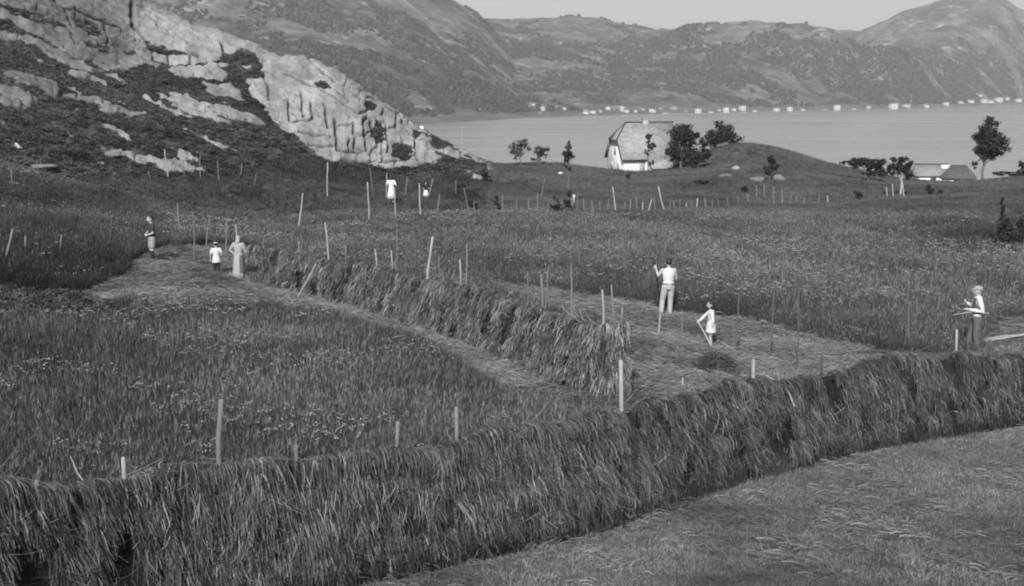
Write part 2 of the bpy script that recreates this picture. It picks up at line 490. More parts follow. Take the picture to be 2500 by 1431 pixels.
# thin bands of heather in ledges that run down the hill to the right
strike = (wy - 0.42 * wx)
band = vnoise(strike / 22.0, wx / 240.0, 77)
rock &= ~((band < .20) & (wx < 610) & (wy < 330) & ((wx < 320) | (wy > 165)))
extra = (vnoise(strike / 11.0, wx / 90.0, 91) > .86) & (wx < 720) & (wy > 100) & (wy < 420)
rock |= extra & (fbm(x / 6, y / 6, 12, 3) > -.02)
rock &= ~((fbm(x / 1.1, z / 1.1 + y / 3, 41, 3) > .02) & (wx > 1040))
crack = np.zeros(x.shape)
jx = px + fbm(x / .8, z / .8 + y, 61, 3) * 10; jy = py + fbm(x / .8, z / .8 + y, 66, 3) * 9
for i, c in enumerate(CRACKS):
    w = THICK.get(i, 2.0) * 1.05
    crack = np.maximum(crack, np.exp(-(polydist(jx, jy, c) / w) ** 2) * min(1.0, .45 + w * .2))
rf = rock.astype(float)
for _ in range(2):
    rf[1:-1, 1:-1] = (rf[1:-1, 1:-1] * 2 + rf[:-2, 1:-1] + rf[2:, 1:-1] + rf[1:-1, :-2] + rf[1:-1, 2:]) / 6
# slabs: stepped ledges, rounded blocks and joints
led = strike / 24.0 + fbm(wx / 60.0, wy / 60.0, 21, 3) * 2
step = (led - np.floor(led)); step = sstep(0, .25, step) - step
bump = step * .30 + fbm(px / 30.0 + fbm(x / 3, y / 3, 24, 2) * 2, py / 30.0, 25, 3) * .42 + fbm(x / .35, z / .35 + y / .5, 26, 3) * .07
# joint-bounded blocks, like coursed stone but irregular
bx_ = px + fbm(x / 1.5, z / 1.5, 51, 3) * 26; by_ = py + fbm(x / 1.5, z / 1.5, 56, 3) * 22
def blocks(su, sv, shear, s):
    vv_ = (by_ - shear * bx_) / sv; rid = np.floor(vv_)
    wdt = su * (.7 + .8 * _h(rid.astype(np.int64), rid.astype(np.int64) * 0 + 3, s))
    uu_ = (bx_ + 200 * _h(rid.astype(np.int64), rid.astype(np.int64) * 0 + 9, s)) / wdt; cid = np.floor(uu_)
    fv = vv_ - rid; fu = uu_ - cid
    e = np.minimum(np.minimum(fv, 1 - fv) * sv, np.minimum(fu, 1 - fu) * wdt)
    return e, _h(rid.astype(np.int64), cid.astype(np.int64), s + 1), fu - .5, fv - .5
e1_, h1_, fu1, fv1 = blocks(44, 36, .30, 301)
e2_, h2_, fu2, fv2 = blocks(19, 15, .30, 311)
e3_, h3_, fu3, fv3 = blocks(120, 24, .44, 341)
lf_ = px < 610 + 20 * h3_
e1_ = np.where(lf_, e3_, e1_); h1_ = np.where(lf_, h3_, h1_); fu1 = np.where(lf_, fu3, fu1); fv1 = np.where(lf_, fv3, fv1)
jm = np.clip(.18 + .55 * sstep(790, 890, px) + .25 * sstep(600, 420, px), 0, 1)
jshow = sstep(.35, .65, vnoise(bx_ / 60, by_ / 50, 321)) * np.where(px < 600, .35, 1.0)
blk = ((h1_ - .5) * .24 + fu1 * (h2_ - .5) * .22 + fv1 * (h1_ - .5) * .34) * jm + (h2_ - .5) * .08 * jm * jshow
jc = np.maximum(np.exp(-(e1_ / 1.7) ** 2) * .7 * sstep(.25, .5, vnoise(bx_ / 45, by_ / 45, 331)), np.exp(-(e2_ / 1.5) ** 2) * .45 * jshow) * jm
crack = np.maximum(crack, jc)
bump = bump + blk
dz = rf * (.16 + bump * np.where(wx < 640, .9, .75)) - crack * .55 * (rf > .3) + (1 - rf) * (fbm(x / .7, y / .7, 29, 4) * .35 - .02)
edge = np.minimum(np.minimum(sstep(0, 30, np.arange(len(ds1)))[:, None], sstep(0, 30, np.arange(len(ds1))[::-1])[:, None]),
                  np.minimum(sstep(0, 40, np.arange(len(az1)))[None], sstep(0, 40, np.arange(len(az1))[::-1])[None]))
P3 = np.stack([x, y, z], -1)
nm = unit(np.cross(np.gradient(P3, axis=1), np.gradient(P3, axis=0))); nm *= np.sign(nm[..., 2:3])
disp = (dz * edge + edge * .06 - (1 - edge) * .12)[..., None]
P3 = P3 + nm * disp
x, y, zz = P3[..., 0], P3[..., 1], P3[..., 2]
HILL_X, HILL_Y, HILL_Z, HILL_ROCK, HILL_EDGE = x, y, zz, rf, edge
me = mesh_np('rocky_hillside', np.stack([x, y, zz], -1).reshape(-1, 3), q, True)
fattr(me, 'rock', rf)
fattr(me, 'soil_shade', np.clip(crack * 1.7 - .35, 0, 1))  # dark soil tone in cracks, also painting in the shade their relief lacks
fattr(me, 'lichen', np.clip(.62 + fbm(wx / 30.0, wy / 46.0, 44, 4) * 1.2 - .55 * sstep(420, 250, wx + wy * .3), 0, 1))  # rock tone with lichen mottling, darker towards the left end of the hill
m, nt, b = new_mat('rock_and_heather')
a = N(nt, 'ShaderNodeAttribute', attribute_name='rock'); li = N(nt, 'ShaderNodeAttribute', attribute_name='lichen')
v = objvec(nt)
r1 = rng_map(nt, noise_out(nt, 1.2, 8, .65, v), .3, .7, .28, .44)
r2 = rng_map(nt, noise_out(nt, 9.0, 6, .7, v), .3, .75, .75, 1.15)
rc = mth(nt, 'MULTIPLY', mth(nt, 'MULTIPLY', r1, r2), rng_map(nt, li.outputs['Fac'], 0, 1, .42, 1.08))
vs = objvec(nt, (3.5, .6, .5))
rc = mth(nt, 'MULTIPLY', rc, rng_map(nt, noise_out(nt, .8, 5, .6, vs), .35, .6, .82, 1.05))
so_ = N(nt, 'ShaderNodeAttribute', attribute_name='soil_shade')
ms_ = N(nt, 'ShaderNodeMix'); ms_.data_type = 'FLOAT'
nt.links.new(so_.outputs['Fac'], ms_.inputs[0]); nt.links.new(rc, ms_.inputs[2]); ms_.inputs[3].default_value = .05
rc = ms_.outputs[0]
hc = rng_map(nt, noise_out(nt, 2.2, 6, .7, v), .3, .75, .040, .110)
mx = N(nt, 'ShaderNodeMix'); mx.data_type = 'FLOAT'
nt.links.new(rng_map(nt, a.outputs['Fac'], .35, .6, 0, 1), mx.inputs[0]); nt.links.new(hc, mx.inputs[2]); nt.links.new(rc, mx.inputs[3])
nt.links.new(mx.outputs[0], b.inputs['Base Color'])
bn = N(nt, 'ShaderNodeBump'); bn.inputs['Strength'].default_value = .7; bn.inputs['Distance'].default_value = .12
nt.links.new(noise_out(nt, 5.0, 8, .7, v), bn.inputs['Height']); nt.links.new(bn.outputs[0], b.inputs['Normal'])
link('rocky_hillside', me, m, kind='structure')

# ---- the whole near ground
az = np.radians(np.concatenate([np.arange(-62, -32, 1.0), np.arange(-32, 32, .22), np.arange(32, 62.1, 1.0)]))
ds = np.concatenate([np.arange(4, 60, .35), np.arange(60, 150, .6), np.arange(150, 290, 4)])
x, y, q = grid_polar(az, ds, 0, -22)
z = H(x, y)
D = np.hypot(x, y)
inh = (D > 65) & (D < 125) & (np.arctan2(x, y) > R(-26)) & (np.arctan2(x, y) < R(-2.2))
hd = (D > 63.5) & (D < 126.5) & (np.arctan2(x, y) > R(-27)) & (np.arctan2(x, y) < R(-1.2))
p = np.stack([x, y, z], -1)
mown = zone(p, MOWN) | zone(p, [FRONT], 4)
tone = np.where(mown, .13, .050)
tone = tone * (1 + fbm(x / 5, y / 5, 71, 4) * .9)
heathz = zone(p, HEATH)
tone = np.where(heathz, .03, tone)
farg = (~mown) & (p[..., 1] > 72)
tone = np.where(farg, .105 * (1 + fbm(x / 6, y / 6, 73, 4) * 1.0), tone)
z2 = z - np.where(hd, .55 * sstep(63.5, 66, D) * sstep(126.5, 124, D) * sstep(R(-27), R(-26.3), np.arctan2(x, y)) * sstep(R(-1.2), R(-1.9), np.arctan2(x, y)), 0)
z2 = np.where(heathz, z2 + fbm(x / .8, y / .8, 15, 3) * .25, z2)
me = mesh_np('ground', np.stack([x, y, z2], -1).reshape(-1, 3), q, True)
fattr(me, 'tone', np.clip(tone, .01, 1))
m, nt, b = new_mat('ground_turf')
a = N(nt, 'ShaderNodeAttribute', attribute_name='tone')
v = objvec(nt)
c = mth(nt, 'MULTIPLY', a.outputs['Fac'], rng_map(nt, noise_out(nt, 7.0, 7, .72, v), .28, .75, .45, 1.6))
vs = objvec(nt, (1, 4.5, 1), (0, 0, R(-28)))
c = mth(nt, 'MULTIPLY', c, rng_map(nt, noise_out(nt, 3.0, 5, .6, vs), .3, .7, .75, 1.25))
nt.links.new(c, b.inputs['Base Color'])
bn = N(nt, 'ShaderNodeBump'); bn.inputs['Strength'].default_value = .9; bn.inputs['Distance'].default_value = .08
nt.links.new(noise_out(nt, 14.0, 8, .7, v), bn.inputs['Height']); nt.links.new(bn.outputs[0], b.inputs['Normal'])
link('ground', me, m, kind='structure')

# ------------------------------------------------------------------ fjord
me = mesh_np('water', [(-9000,-200,WZ),(9000,-200,WZ),(9000,14000,WZ),(-9000,14000,WZ)], [(0,1,2,3)])
m, nt, b = new_mat('fjord_water')
b.inputs['Roughness'].default_value = .22
b.inputs['Specular IOR Level'].default_value = .5
v = objvec(nt, (.02, .10, 1))
c = rng_map(nt, noise_out(nt, .25, 4, .55, v), .35, .65, .26, .32)
nt.links.new(c, b.inputs['Base Color'])
vs = objvec(nt, (.12, .35, 1))
bn = N(nt, 'ShaderNodeBump'); bn.inputs['Strength'].default_value = .22; bn.inputs['Distance'].default_value = .6
nt.links.new(noise_out(nt, 1.0, 6, .65, vs), bn.inputs['Height']); nt.links.new(bn.outputs[0], b.inputs['Normal'])
vb = objvec(nt, (.0016, .012, 1))
nt.links.new(rng_map(nt, noise_out(nt, 1.0, 4, .55, vb, 1.0), .35, .65, .16, .36), b.inputs['Roughness'])
link('water', me, m, kind='structure')

# ------------------------------------------------------------------ far shore, village terrace and hills
def pline(pts):
    pts = np.array(pts, float)
    return lambda x: np.interp(x, pts[:, 0], pts[:, 1])
shore_y = pline([(-1500,322),(600,318),(900,310),(1050,303),(1300,288),(1450,283),(1700,276),(2000,269),(2200,266),(2400,259),(2500,255),(3600,250)])
def dwater(px, py):
    r = ray(px, py); k = (WZ - CAMZ) / r[..., 2]
    return np.hypot(r[..., 0], r[..., 1]) * k
LAYERS = [  # skyline in the photograph, distance of the crest
    ([(-1500,-250),(330,-150),(700,-100),(900,-70),(1000,-45),(1060,-25),(1110,0),(1140,22),(1165,40),(1200,75),(1250,130),(1300,230),(1340,300),(1400,380),(3600,600)], 2150, 0.0),
    ([(-1500,40),(400,60),(600,84),(750,82),(860,100),(960,125),(1050,150),(1130,190),(1200,225),(1260,258),(1310,300),(1360,370),(3600,600)], 1500, 0.0),
    ([(-1500,40),(900,60),(1080,46),(1180,44),(1250,48),(1320,44),(1400,40),(1450,43),(1520,58),(1600,72),(1655,80),(1700,90),(1800,150),(1900,230),(2000,300),(3600,600)], 2900, 0.0),
    ([(-1500,300),(1300,190),(1450,150),(1560,112),(1640,84),(1700,70),(1750,66),(1800,60),(1850,58),(1950,58),(2010,66),(2060,92),(2100,118),(2150,118),(2200,126),(2250,150),(2300,190),(2350,235),(2400,272),(2460,330),(3600,600)], 2500, 0.0),
    ([(-1500,300),(1500,90),(1780,58),(1830,50),(1870,56),(1950,66),(2080,76),(2120,76),(2300,160),(2500,260),(3600,600)], 3900, 0.0),
    ([(-1500,500),(1900,210),(2000,140),(2060,102),(2110,72),(2150,54),(2200,28),(2250,16),(2300,0),(2350,-8),(2400,-10),(2430,-4),(2470,18),(2520,44),(2600,80),(2800,120),(3600,160)], 3600, 0.0),
    ([(-1500,600),(2280,300),(2350,235),(2420,215),(2470,200),(2520,190),(2700,150),(3000,130),(3600,100)], 2650, 0.0)]
azf = np.radians(np.arange(-36, 36.01, .085))
pxs = 1250 + F * np.tan(azf) / cp_
dsh = dwater(pxs, shore_y(pxs))
tt = np.concatenate([[-.12, -.04], np.linspace(0, .1, 14)[0:], np.linspace(.1, 1.0, 120)[1:], np.linspace(1.0, 1.4, 14)[1:]])
DMAX = 4300.0
dd = dsh[None] + tt[:, None] * (DMAX - dsh[None])
AA = np.broadcast_to(azf[None], dd.shape)
xf = dd * np.sin(AA); yf = dd * np.cos(AA)
zf = np.full(dd.shape, WZ - 6.0)
tr = np.clip((dd - dsh[None]), -200, 1e9)
zf = np.where(tr < 0, WZ + tr * .06, WZ + 5.0 * (1 - np.exp(-tr / 45.0)) + tr * .012)
n1 = fbm(xf / 420, yf / 420, 101, 5); n2 = fbm(xf / 90, yf / 90, 103, 4)
for sk, dr, _ in LAYERS:
    ys = pline(sk)(pxs)
    zr = CAMZ + dr * (HOR - ys) / F * 1.0
    # exact height of the crest on its sight line
    dr = np.maximum(dr, dsh + 450)
    rr = ray(pxs, ys); zr = CAMZ + rr[:, 2] / np.hypot(rr[:, 0], rr[:, 1]) * dr
    s0 = np.minimum(dsh + 90, dr - 100)
    t = (dd - s0[None]) / (dr[None] - s0[None])
    up = np.clip(t, 0, 1); up = .45 * up + .55 * up * up * (3 - 2 * up)
    up = np.where(t > 1, 1 - np.clip((t - 1) * 1.3, 0, 1) ** 1.5 * .9, up)
    zl = WZ + 4 + (zr[None] - WZ - 4) * up
    amp = np.clip(t, 0, 1) * (1 - np.clip(t, 0, 1) ** 6) * np.clip((zr[None] - WZ) / 150, 0, 1)
    zl = zl + amp * (n1 * 95 + n2 * 42)
    zf = np.maximum(zf, np.where(t > 0, zl, -1e3))
zf = zf + np.clip(tr / 200, 0, 1) * fbm(xf / 26, yf / 26, 109, 3) * 11
m_, n_ = dd.shape
i = np.arange(m_ - 1)[:, None] * n_; j = np.arange(n_ - 1)[None]
q = np.stack([i + j, i + j + 1, i + n_ + j + 1, i + n_ + j], -1).reshape(-1, 4)
me = mesh_np('far_hills', np.stack([xf, yf, zf], -1).reshape(-1, 3), q, True)
beach = np.exp(-np.clip(tr, 0, 1e9) / 70.0) * (zf < WZ + 16)
fattr(me, 'pasture', beach)
m, nt, b = new_mat('far_hill_birch_and_rock')
a = N(nt, 'ShaderNodeAttribute', attribute_name='pasture')
v = objvec(nt)
c1 = rng_map(nt, noise_out(nt, .012, 8, .68, v), .36, .64, .035, .25)
c2 = rng_map(nt, noise_out(nt, .05, 6, .7, v), .32, .70, .40, 1.6)
c = mth(nt, 'MULTIPLY', c1, c2)
rk = rng_map(nt, noise_out(nt, .022, 8, .75, v, .6), .56, .64, 0, .32)
c = mth(nt, 'ADD', c, rk)
mx = N(nt, 'ShaderNodeMix'); mx.data_type = 'FLOAT'
nt.links.new(a.outputs['Fac'], mx.inputs[0]); nt.links.new(c, mx.inputs[2])
nt.links.new(rng_map(nt, noise_out(nt, .03, 6, .7, v), .3, .7, .12, .30), mx.inputs[3])
nt.links.new(mx.outputs[0], b.inputs['Base Color'])
bn = N(nt, 'ShaderNodeBump'); bn.inputs['Strength'].default_value = 1.0; bn.inputs['Distance'].default_value = 11.0
nt.links.new(noise_out(nt, .06, 8, .72, v), bn.inputs['Height']); nt.links.new(bn.outputs[0], b.inputs['Normal'])
link('far_hills', me, m, kind='structure')
FAZ, FDSH = azf, dsh
def far_z(px, d):
    k = int(np.argmin(np.abs(pxs - px)))
    return float(np.interp(d, dd[:, k], zf[:, k]))
# ------------------------------------------------------------------ wood on the far hills
def blob_mesh(name, seed, nu=7, nv=5, squash=1.0):
    b = MB().ell((0, 0, 0), (1, 1, 1), nu, nv)
    v = np.concatenate(b.v); r = np.random.default_rng(seed)
    v = v * (1 + r.uniform(-.45, .45, (len(v), 1))); v[:, 2] = v[:, 2] * squash + squash * .7
    b.v = [v]
    return b.mesh(name, False)
VILL = [(1295,261,7,8,0),(1303,261,6,8,0),(1319,280,8,6,1),(1326,271,11,11,0),(1331,247,11,6,1),(1362,265,13,8,1),(1408,257,11,6,1),(1430,280,15,14,1),
        (1448,281,16,11,0),(1485,272,13,12,0),(1500,271,7,6,1),(1519,272,12,13,0),(1530,278,12,10,0),(1570,270,10,7,1),(1592,276,18,10,0),(1624,280,17,7,1),
        (1646,268,19,10,2),(1704,277,17,12,0),(1735,276,14,6,1),(1773,278,16,17,0),(1792,270,12,8,1),(1813,271,18,13,0),(1896,273,16,9,0),(1928,271,15,10,0),
        (2014,272,14,6,1),(2044,269,17,13,0),(2182,267,22,15,0),(2213,262,20,9,1),(2370,252,16,10,1),(2392,236,14,7,1),(2402,252,16,10,0),(2418,252,14,9,1),(2438,250,19,12,0),(2486,250,16,9,0),(1350,258,8,6,1),(1378,270,9,7,0),(1466,274,8,7,1),(1552,276,9,7,0),(1612,268,9,7,1),(1675,276,10,7,1),(1756,272,9,7,1),(1842,274,11,7,1),(1960,270,10,6,1),(2085,270,12,7,1),(2120,266,11,7,0),(2262,262,14,8,1),(2310,258,13,8,0),(2345,254,12,8,1),(2458,244,13,8,1)]
M_WOOD = grey('far_birch_crowns', .050, .5, .8, attr='tone', inst=True)
protos = []
for k in range(5):
    pm = blob_mesh('far_crown_%d' % k, 40 + k, 7, 5, 1.15); pm.materials.append(M_WOOD); protos.append(pm)
NW = 150000
col = rng.integers(0, len(azf), NW)
dw = dsh[col] + 40 + rng.random(NW) ** 1.5 * (3300 - dsh[col])
keep = dw < 3500
col, dw = col[keep], dw[keep]
jit = rng.uniform(-.5, .5, len(col)) * R(.085)
row = np.array([np.searchsorted(dd[:, c], d) for c, d in zip(col, dw)])
row = np.clip(row, 1, dd.shape[0] - 1)
fr = (dw - dd[row - 1, col]) / (dd[row, col] - dd[row - 1, col])
zw = zf[row - 1, col] * (1 - fr) + zf[row, col] * fr
xw = dw * np.sin(azf[col] + jit); yw = dw * np.cos(azf[col] + jit)
dens = fbm(xw / 160, yw / 160, 131, 4) + fbm(xw / 45, yw / 45, 137, 3) * .7
keep = (dens > -.03 + np.clip((zw - 90) / 260, 0, .3)) & (zw > WZ + 5)
tw = dw - dsh[col]
keep &= (tw > 110) | (rng.random(len(tw)) < .16)
ppx, ppy = proj(np.c_[xw, yw, zw])
for vx, vy, w_, h_, t_ in VILL:
    keep &= ~((np.abs(ppx - vx) < w_ * .62 + 3) & (ppy > vy - h_ - 1) & (ppy < vy + 9))
xw, yw, zw, dw = xw[keep], yw[keep], zw[keep], dw[keep]
n = len(xw); s = rng.uniform(.8, 2.2, n) * np.where(dw > 2000, 1.35, 1.0)
scatter('far_wood', np.c_[xw, yw, zw - .6], np.c_[np.zeros(n), np.zeros(n), rng.uniform(0, 6.28, n)], np.c_[s, s, s * rng.uniform(.8, 1.3, n)],
        rng.integers(0, 5, n), np.clip(rng.normal(1.0, .35, n), .35, 2.0), protos)

# ------------------------------------------------------------------ village on the far shore
ORD = ['first','second','third','fourth','fifth','sixth','seventh','eighth','ninth','tenth','eleventh','twelfth','thirteenth','fourteenth','fifteenth','sixteenth','seventeenth','eighteenth','nineteenth','twentieth']
ORD += ['twenty-' + o for o in ORD[:9]] + ['thirtieth'] + ['thirty-' + o for o in ORD[:9]] + ['fortieth'] + ['forty-' + o for o in ORD[:9]] + ['fiftieth']
def far_hit(px, py):
    k = int(np.argmin(np.abs(pxs - px)))
    rr = ray(px, py); sl = rr[2] / math.hypot(rr[0], rr[1])
    for r_ in range(2, dd.shape[0]):
        if CAMZ + sl * dd[r_, k] <= zf[r_, k]:
            return dd[r_, k], zf[r_, k]
    return dd[6, k], zf[6, k]
M_WHITE = grey('white_painted_boards', .74, .06, 3.0, .7, .3)
M_SLATEF = grey('far_slate_roof', .30, .2, .4)
M_PALEF = grey('far_pale_walls', .58, .08, .4)
M_DARKW = grey('dark_glass_pane', .04, .2, 2.0, .2, .5)
for i, (vx, vy, w, h, t) in enumerate(sorted(VILL)):
    d, zb = far_hit(vx, vy)
    k = d / F; W = w * k * .86; Hh = h * k * .9; wl = Hh * .60
    p = P(vx, vy, d)
    rz = rng.uniform(-.35, .35) - math.atan2(p[0], p[1])
    dep = W * .8
    o = empty('village_house', (p[0], p[1], min(zb, p[2])), rz, label='%s house on the far shore, %s from the left' % (['white', 'small white', 'low grey'][t], ORD[i]), category='house', group='houses of the far shore village')
    wm = [M_PALEF, M_PALEF, M_SLATEF][t]
    b = MB().prism([(-W/2,-dep/2,-2),(W/2,-dep/2,-2),(W/2,-dep/2,wl),(-W/2,-dep/2,wl)], [(-W/2,dep/2,-2),(W/2,dep/2,-2),(W/2,dep/2,wl),(-W/2,dep/2,wl)])
    b.prism([(-W/2,-dep/2+.01,wl),(-W/2,dep/2-.01,wl),(-W/2,0,Hh-.2)], [(W/2,-dep/2+.01,wl),(W/2,dep/2-.01,wl),(W/2,0,Hh-.2)])
    link('wall', b.mesh('wall'), wm, o)
    b = MB()
    e = W/2 + .35
    for s_ in (-1, 1):
        y0, z0, y1, z1 = s_*(dep/2+.4), wl-.35, 0.0, Hh
        b.prism([(-e,y0,z0),(e,y0,z0),(e,y0,z0+.22),(-e,y0,z0+.22)], [(-e,y1,z1),(e,y1,z1),(e,y1,z1+.22),(-e,y1,z1+.22)])
    rf_ = link('roof', b.mesh('roof'), M_SLATEF if t != 0 else M_PALEF, o)
    if t == 0:
        link('chimney', MB().box((-.4,-.4,Hh-.5), (.4,.4,Hh+1.1)).mesh('chimney'), M_PALEF, rf_)
        for xw_ in (-W*.25, W*.25):
            link('window', MB().box((xw_-.5,-dep/2-.06,wl*.35), (xw_+.5,-dep/2+.02,wl*.8)).mesh('window'), M_DARKW, o)
# flagpole at the shore
d, zb = far_hit(2224, 260); p = P(2224, 260, d)
link('flagpole', MB().tube([(0,0,-1),(0,0,9),(0,0,19)], [.35,.3,.2], 6).mesh('flagpole'), M_PALEF, label='white flagpole by the houses on the far shore', category='flagpole').location = (p[0], p[1], zb)
# ------------------------------------------------------------------ the white cottage
M_ROOF, nt, b_ = new_mat('pale_stone_slate')
v = objvec(nt)
rows_ = rng_map(nt, noise_out(nt, 2.2, 3, .5, objvec(nt, (.5, 5, 5))), .3, .7, .88, 1.10)
c_ = mth(nt, 'MULTIPLY', rng_map(nt, noise_out(nt, 2.4, 7, .75, v), .32, .68, .21, .42), rows_)
nt.links.new(c_, b_.inputs['Base Color'])
bn = N(nt, 'ShaderNodeBump'); bn.inputs['Strength'].default_value = .5; bn.inputs['Distance'].default_value = .05
nt.links.new(noise_out(nt, 4, 5, .6, objvec(nt, (1, 3, 3))), bn.inputs['Height']); nt.links.new(bn.outputs[0], b_.inputs['Normal'])
M_TRIM = grey('dark_verge_board', .07, .2, 4)
M_STONE = grey('whitewashed_stone', .42, .2, 3, bump=.4, bscale=8)
c0 = P(1522, 423, 115.0)
HRZ = R(13)
ho = empty('cottage', c0, HRZ, label='white boarded cottage with a steep pale slate roof beside the trees', category='house')
L_, W_, EV, RG, HC = 5.6, 5.0, 1.50, 4.62, 3.05      # length, depth, eave, ridge, hip cut
yh = W_ / 2
def roof_y(z): return yh * (z - EV) / (RG - EV)
b = MB()
b.prism([(0,0,-1.2),(0,W_,-1.2),(0,W_,EV),(0,W_-roof_y(HC),HC),(0,roof_y(HC),HC),(0,0,EV)][::-1], [(L_,0,-1.2),(L_,W_,-1.2),(L_,W_,EV),(L_,W_-roof_y(HC),HC),(L_,roof_y(HC),HC),(L_,0,EV)][::-1])
link('wall', b.mesh('wall'), M_WHITE, ho)
# standing boards and battens on gable and front
bd = MB().box((-.02, 0, -1.1), (0, .05, EV))
bme = bd.mesh('batten')
for k in range(1, 16):
    yy = k * W_ / 16
    zt = min(HC, EV + (RG - EV) * min(yy, W_ - yy) / yh)
    o = link('batten', bme, M_WHITE, ho); o.location = (-.004, yy, 0)
    o.scale = (1, 1, 1); o.scale.z = (zt + 1.1) / (EV + 1.1); o.location.z = -1.1 + 1.1 * o.scale.z
for k in range(1, 9):
    o = link('batten', bme, M_WHITE, ho); o.rotation_euler = (0, 0, R(90)); o.location = (k * .30, -.002, 0)
th = .14
b = MB()
ex = .28
def slab(mb, quad, nrm, t=th):
    qd = np.array(quad, float); nn = np.array(nrm, float); nn /= np.linalg.norm(nn)
    mb.prism([tuple(a) for a in qd], [tuple(a + nn * t) for a in qd])
sl = (RG - EV) / yh
nf = (0, -sl, 1.0)
ov = .22
hx = .95
# front slope (hip end cuts its corner), back slope, hip
slab(b, [(-ex,-ov,EV-ov*sl),(L_+ex,-ov,EV-ov*sl),(L_+ex,yh,RG),(hx,yh,RG),(-ex,roof_y(HC),HC)], nf)
nb = (0, sl, 1.0)
slab(b, [(-ex,W_+ov,EV-ov*sl),(-ex,W_-roof_y(HC),HC),(hx,yh,RG),(L_+ex,yh,RG),(L_+ex,W_+ov,EV-ov*sl)], nb)
rfo = link('roof', b.mesh('roof'), M_ROOF, ho)
b = MB(); slab(b, [(-ex-.02,roof_y(HC)+.01,HC),(-ex-.02,W_-roof_y(HC)-.01,HC),(hx,yh,RG-.004)][::-1], (-1, 0, .8), .12)
link('hip', b.mesh('hip'), M_ROOF, rfo)
b = MB().tube([(-ex-.03,-ov,EV-ov*sl+.16),(-ex-.03,roof_y(HC),HC+.18)], .06, 6); link('verge_board', b.mesh('verge_board'), M_TRIM, rfo)
b = MB().tube([(-ex-.03,roof_y(HC),HC+.18),(hx,yh-.03,RG+.17)], .06, 6); link('hip_board', b.mesh('hip_board'), M_TRIM, rfo)
b = MB().tube([(-ex-.03,W_-roof_y(HC),HC+.14),(hx,yh+.03,RG+.17)], .05, 6); link('hip_board', b.mesh('hip_board'), M_TRIM, rfo)
b = MB().tube([(hx,yh,RG+.17),(L_+ex,yh,RG+.17)], .065, 6); link('ridge_board', b.mesh('ridge_board'), M_TRIM, rfo)
b = MB().box((-ex,-ov-.10,EV-ov*sl-.05), (2.1,-ov+.02,EV-ov*sl+.10)); link('eave_board', b.mesh('eave_board'), M_TRIM, rfo)
# lower lean-to roof on the right
b = MB(); slab(b, [(2.35,-1.5,.42),(L_+ex,-1.5,.42),(L_+ex,-ov+.05,EV-ov*sl+.13),(2.35,-ov+.05,EV-ov*sl+.13)], (0, -.55, 1), .12)
link('lean_to_roof', b.mesh('lean_to_roof'), M_ROOF, ho)
link('eave_board', MB().box((2.3,-1.62,.30), (L_+ex,-1.49,.44)).mesh('eave_board'), M_TRIM, ho)
link('lean_to_wall', MB().box((2.5,-1.35,-1.0), (L_,-.02,.40)).mesh('lean_to_wall'), M_STONE, ho)
ch = MB().box((2.75,yh-.28,RG-.5), (3.25,yh+.28,RG+.42)); ch.box((2.70,yh-.33,RG+.42), (3.30,yh+.33,RG+.52))
link('chimney', ch.mesh('chimney'), M_STONE, rfo)
d_ = link('door', MB().box((1.62,-.05,-.35), (2.12,.02,1.05)).mesh('door'), grey('grey_door', .35, .15, 6), ho)
link('handle', MB().box((2.02,-.09,.35), (2.06,-.05,.42)).mesh('handle'), M_TRIM, d_)
for yy, zz_ in ((1.5, .55), (3.5, .55), (2.5, 2.05)):
    w = link('window', MB().box((-.06,yy-.3,zz_-.35), (-.03,yy+.3,zz_+.35)).mesh('window'), M_WHITE, ho)
    for a_, c_ in ((-.26, -.02), (.02, .26)):
        link('pane', MB().box((-.075,yy+a_,zz_-.30), (-.062,yy+c_,zz_+.30)).mesh('pane'), grey('old_window_glass', .45, .1, 3, .2, .5), w)

# ------------------------------------------------------------------ two farm buildings down by the water on the right
def farm(px0, px1, py_base, py_eave, py_ridge, d, name, label, hip, wallm, roofm, rz=0.0):
    k = d / F
    W = (px1 - px0) * k; base = P((px0 + px1) / 2, py_base, d)
    zg = float(H(base[0], base[1]))
    he = (py_base - py_eave) * k; hr = (py_base - py_ridge) * k
    o = empty(name, (base[0], base[1], base[2]), rz - math.atan2(base[0], base[1]), label=label, category='house')
    dep = W * .75; z0 = min(zg, base[2]) - base[2] - .5
    b = MB().box((-W/2,-dep/2,z0), (W/2,dep/2,he))
    if not hip: b.prism([(-W/2,-dep/2+.01,he),(-W/2,0,hr-.05),(-W/2,dep/2-.01,he)], [(W/2,-dep/2+.01,he),(W/2,0,hr-.05),(W/2,dep/2-.01,he)])
    link('wall', b.mesh('wall'), wallm, o)
    e = .18; r0 = W * .28 if hip else -.15
    A = [(-W/2-e,-dep/2-e,he-.02),(W/2+e,-dep/2-e,he-.02),(W/2+e,dep/2+e,he-.02),(-W/2-e,dep/2+e,he-.02)]
    B = [(-W/2+r0,0,hr),(W/2-r0,0,hr)]
    v = A + B + [(a, c, z_ + .09) for a, c, z_ in A + B]
    b = MB(); b.add(v, [(0,1,5,4),(2,3,4,5),(7,6,10,11),(9,8,11,10),(0,6,7,1),(1,7,8,2),(2,8,9,3),(3,9,6,0)], [(1,2,5),(3,0,4),(8,7,11),(6,9,10)])
    r_ = link('roof', b.mesh('roof'), roofm, o)
    link('window', MB().box((-W*.12,-dep/2-.04,he*.35), (W*.06,-dep/2+.02,he*.8)).mesh('window'), M_DARKW, o)
    return o, r_, W, hr
M_SHINGLE = grey('dark_roof_shingle', .11, .3, 3)
farm(2303, 2374, 447, 436, 408, 128, 'shed', 'low white shed with a dark hipped roof right of the wide chimney', True, M_WHITE, M_SHINGLE)
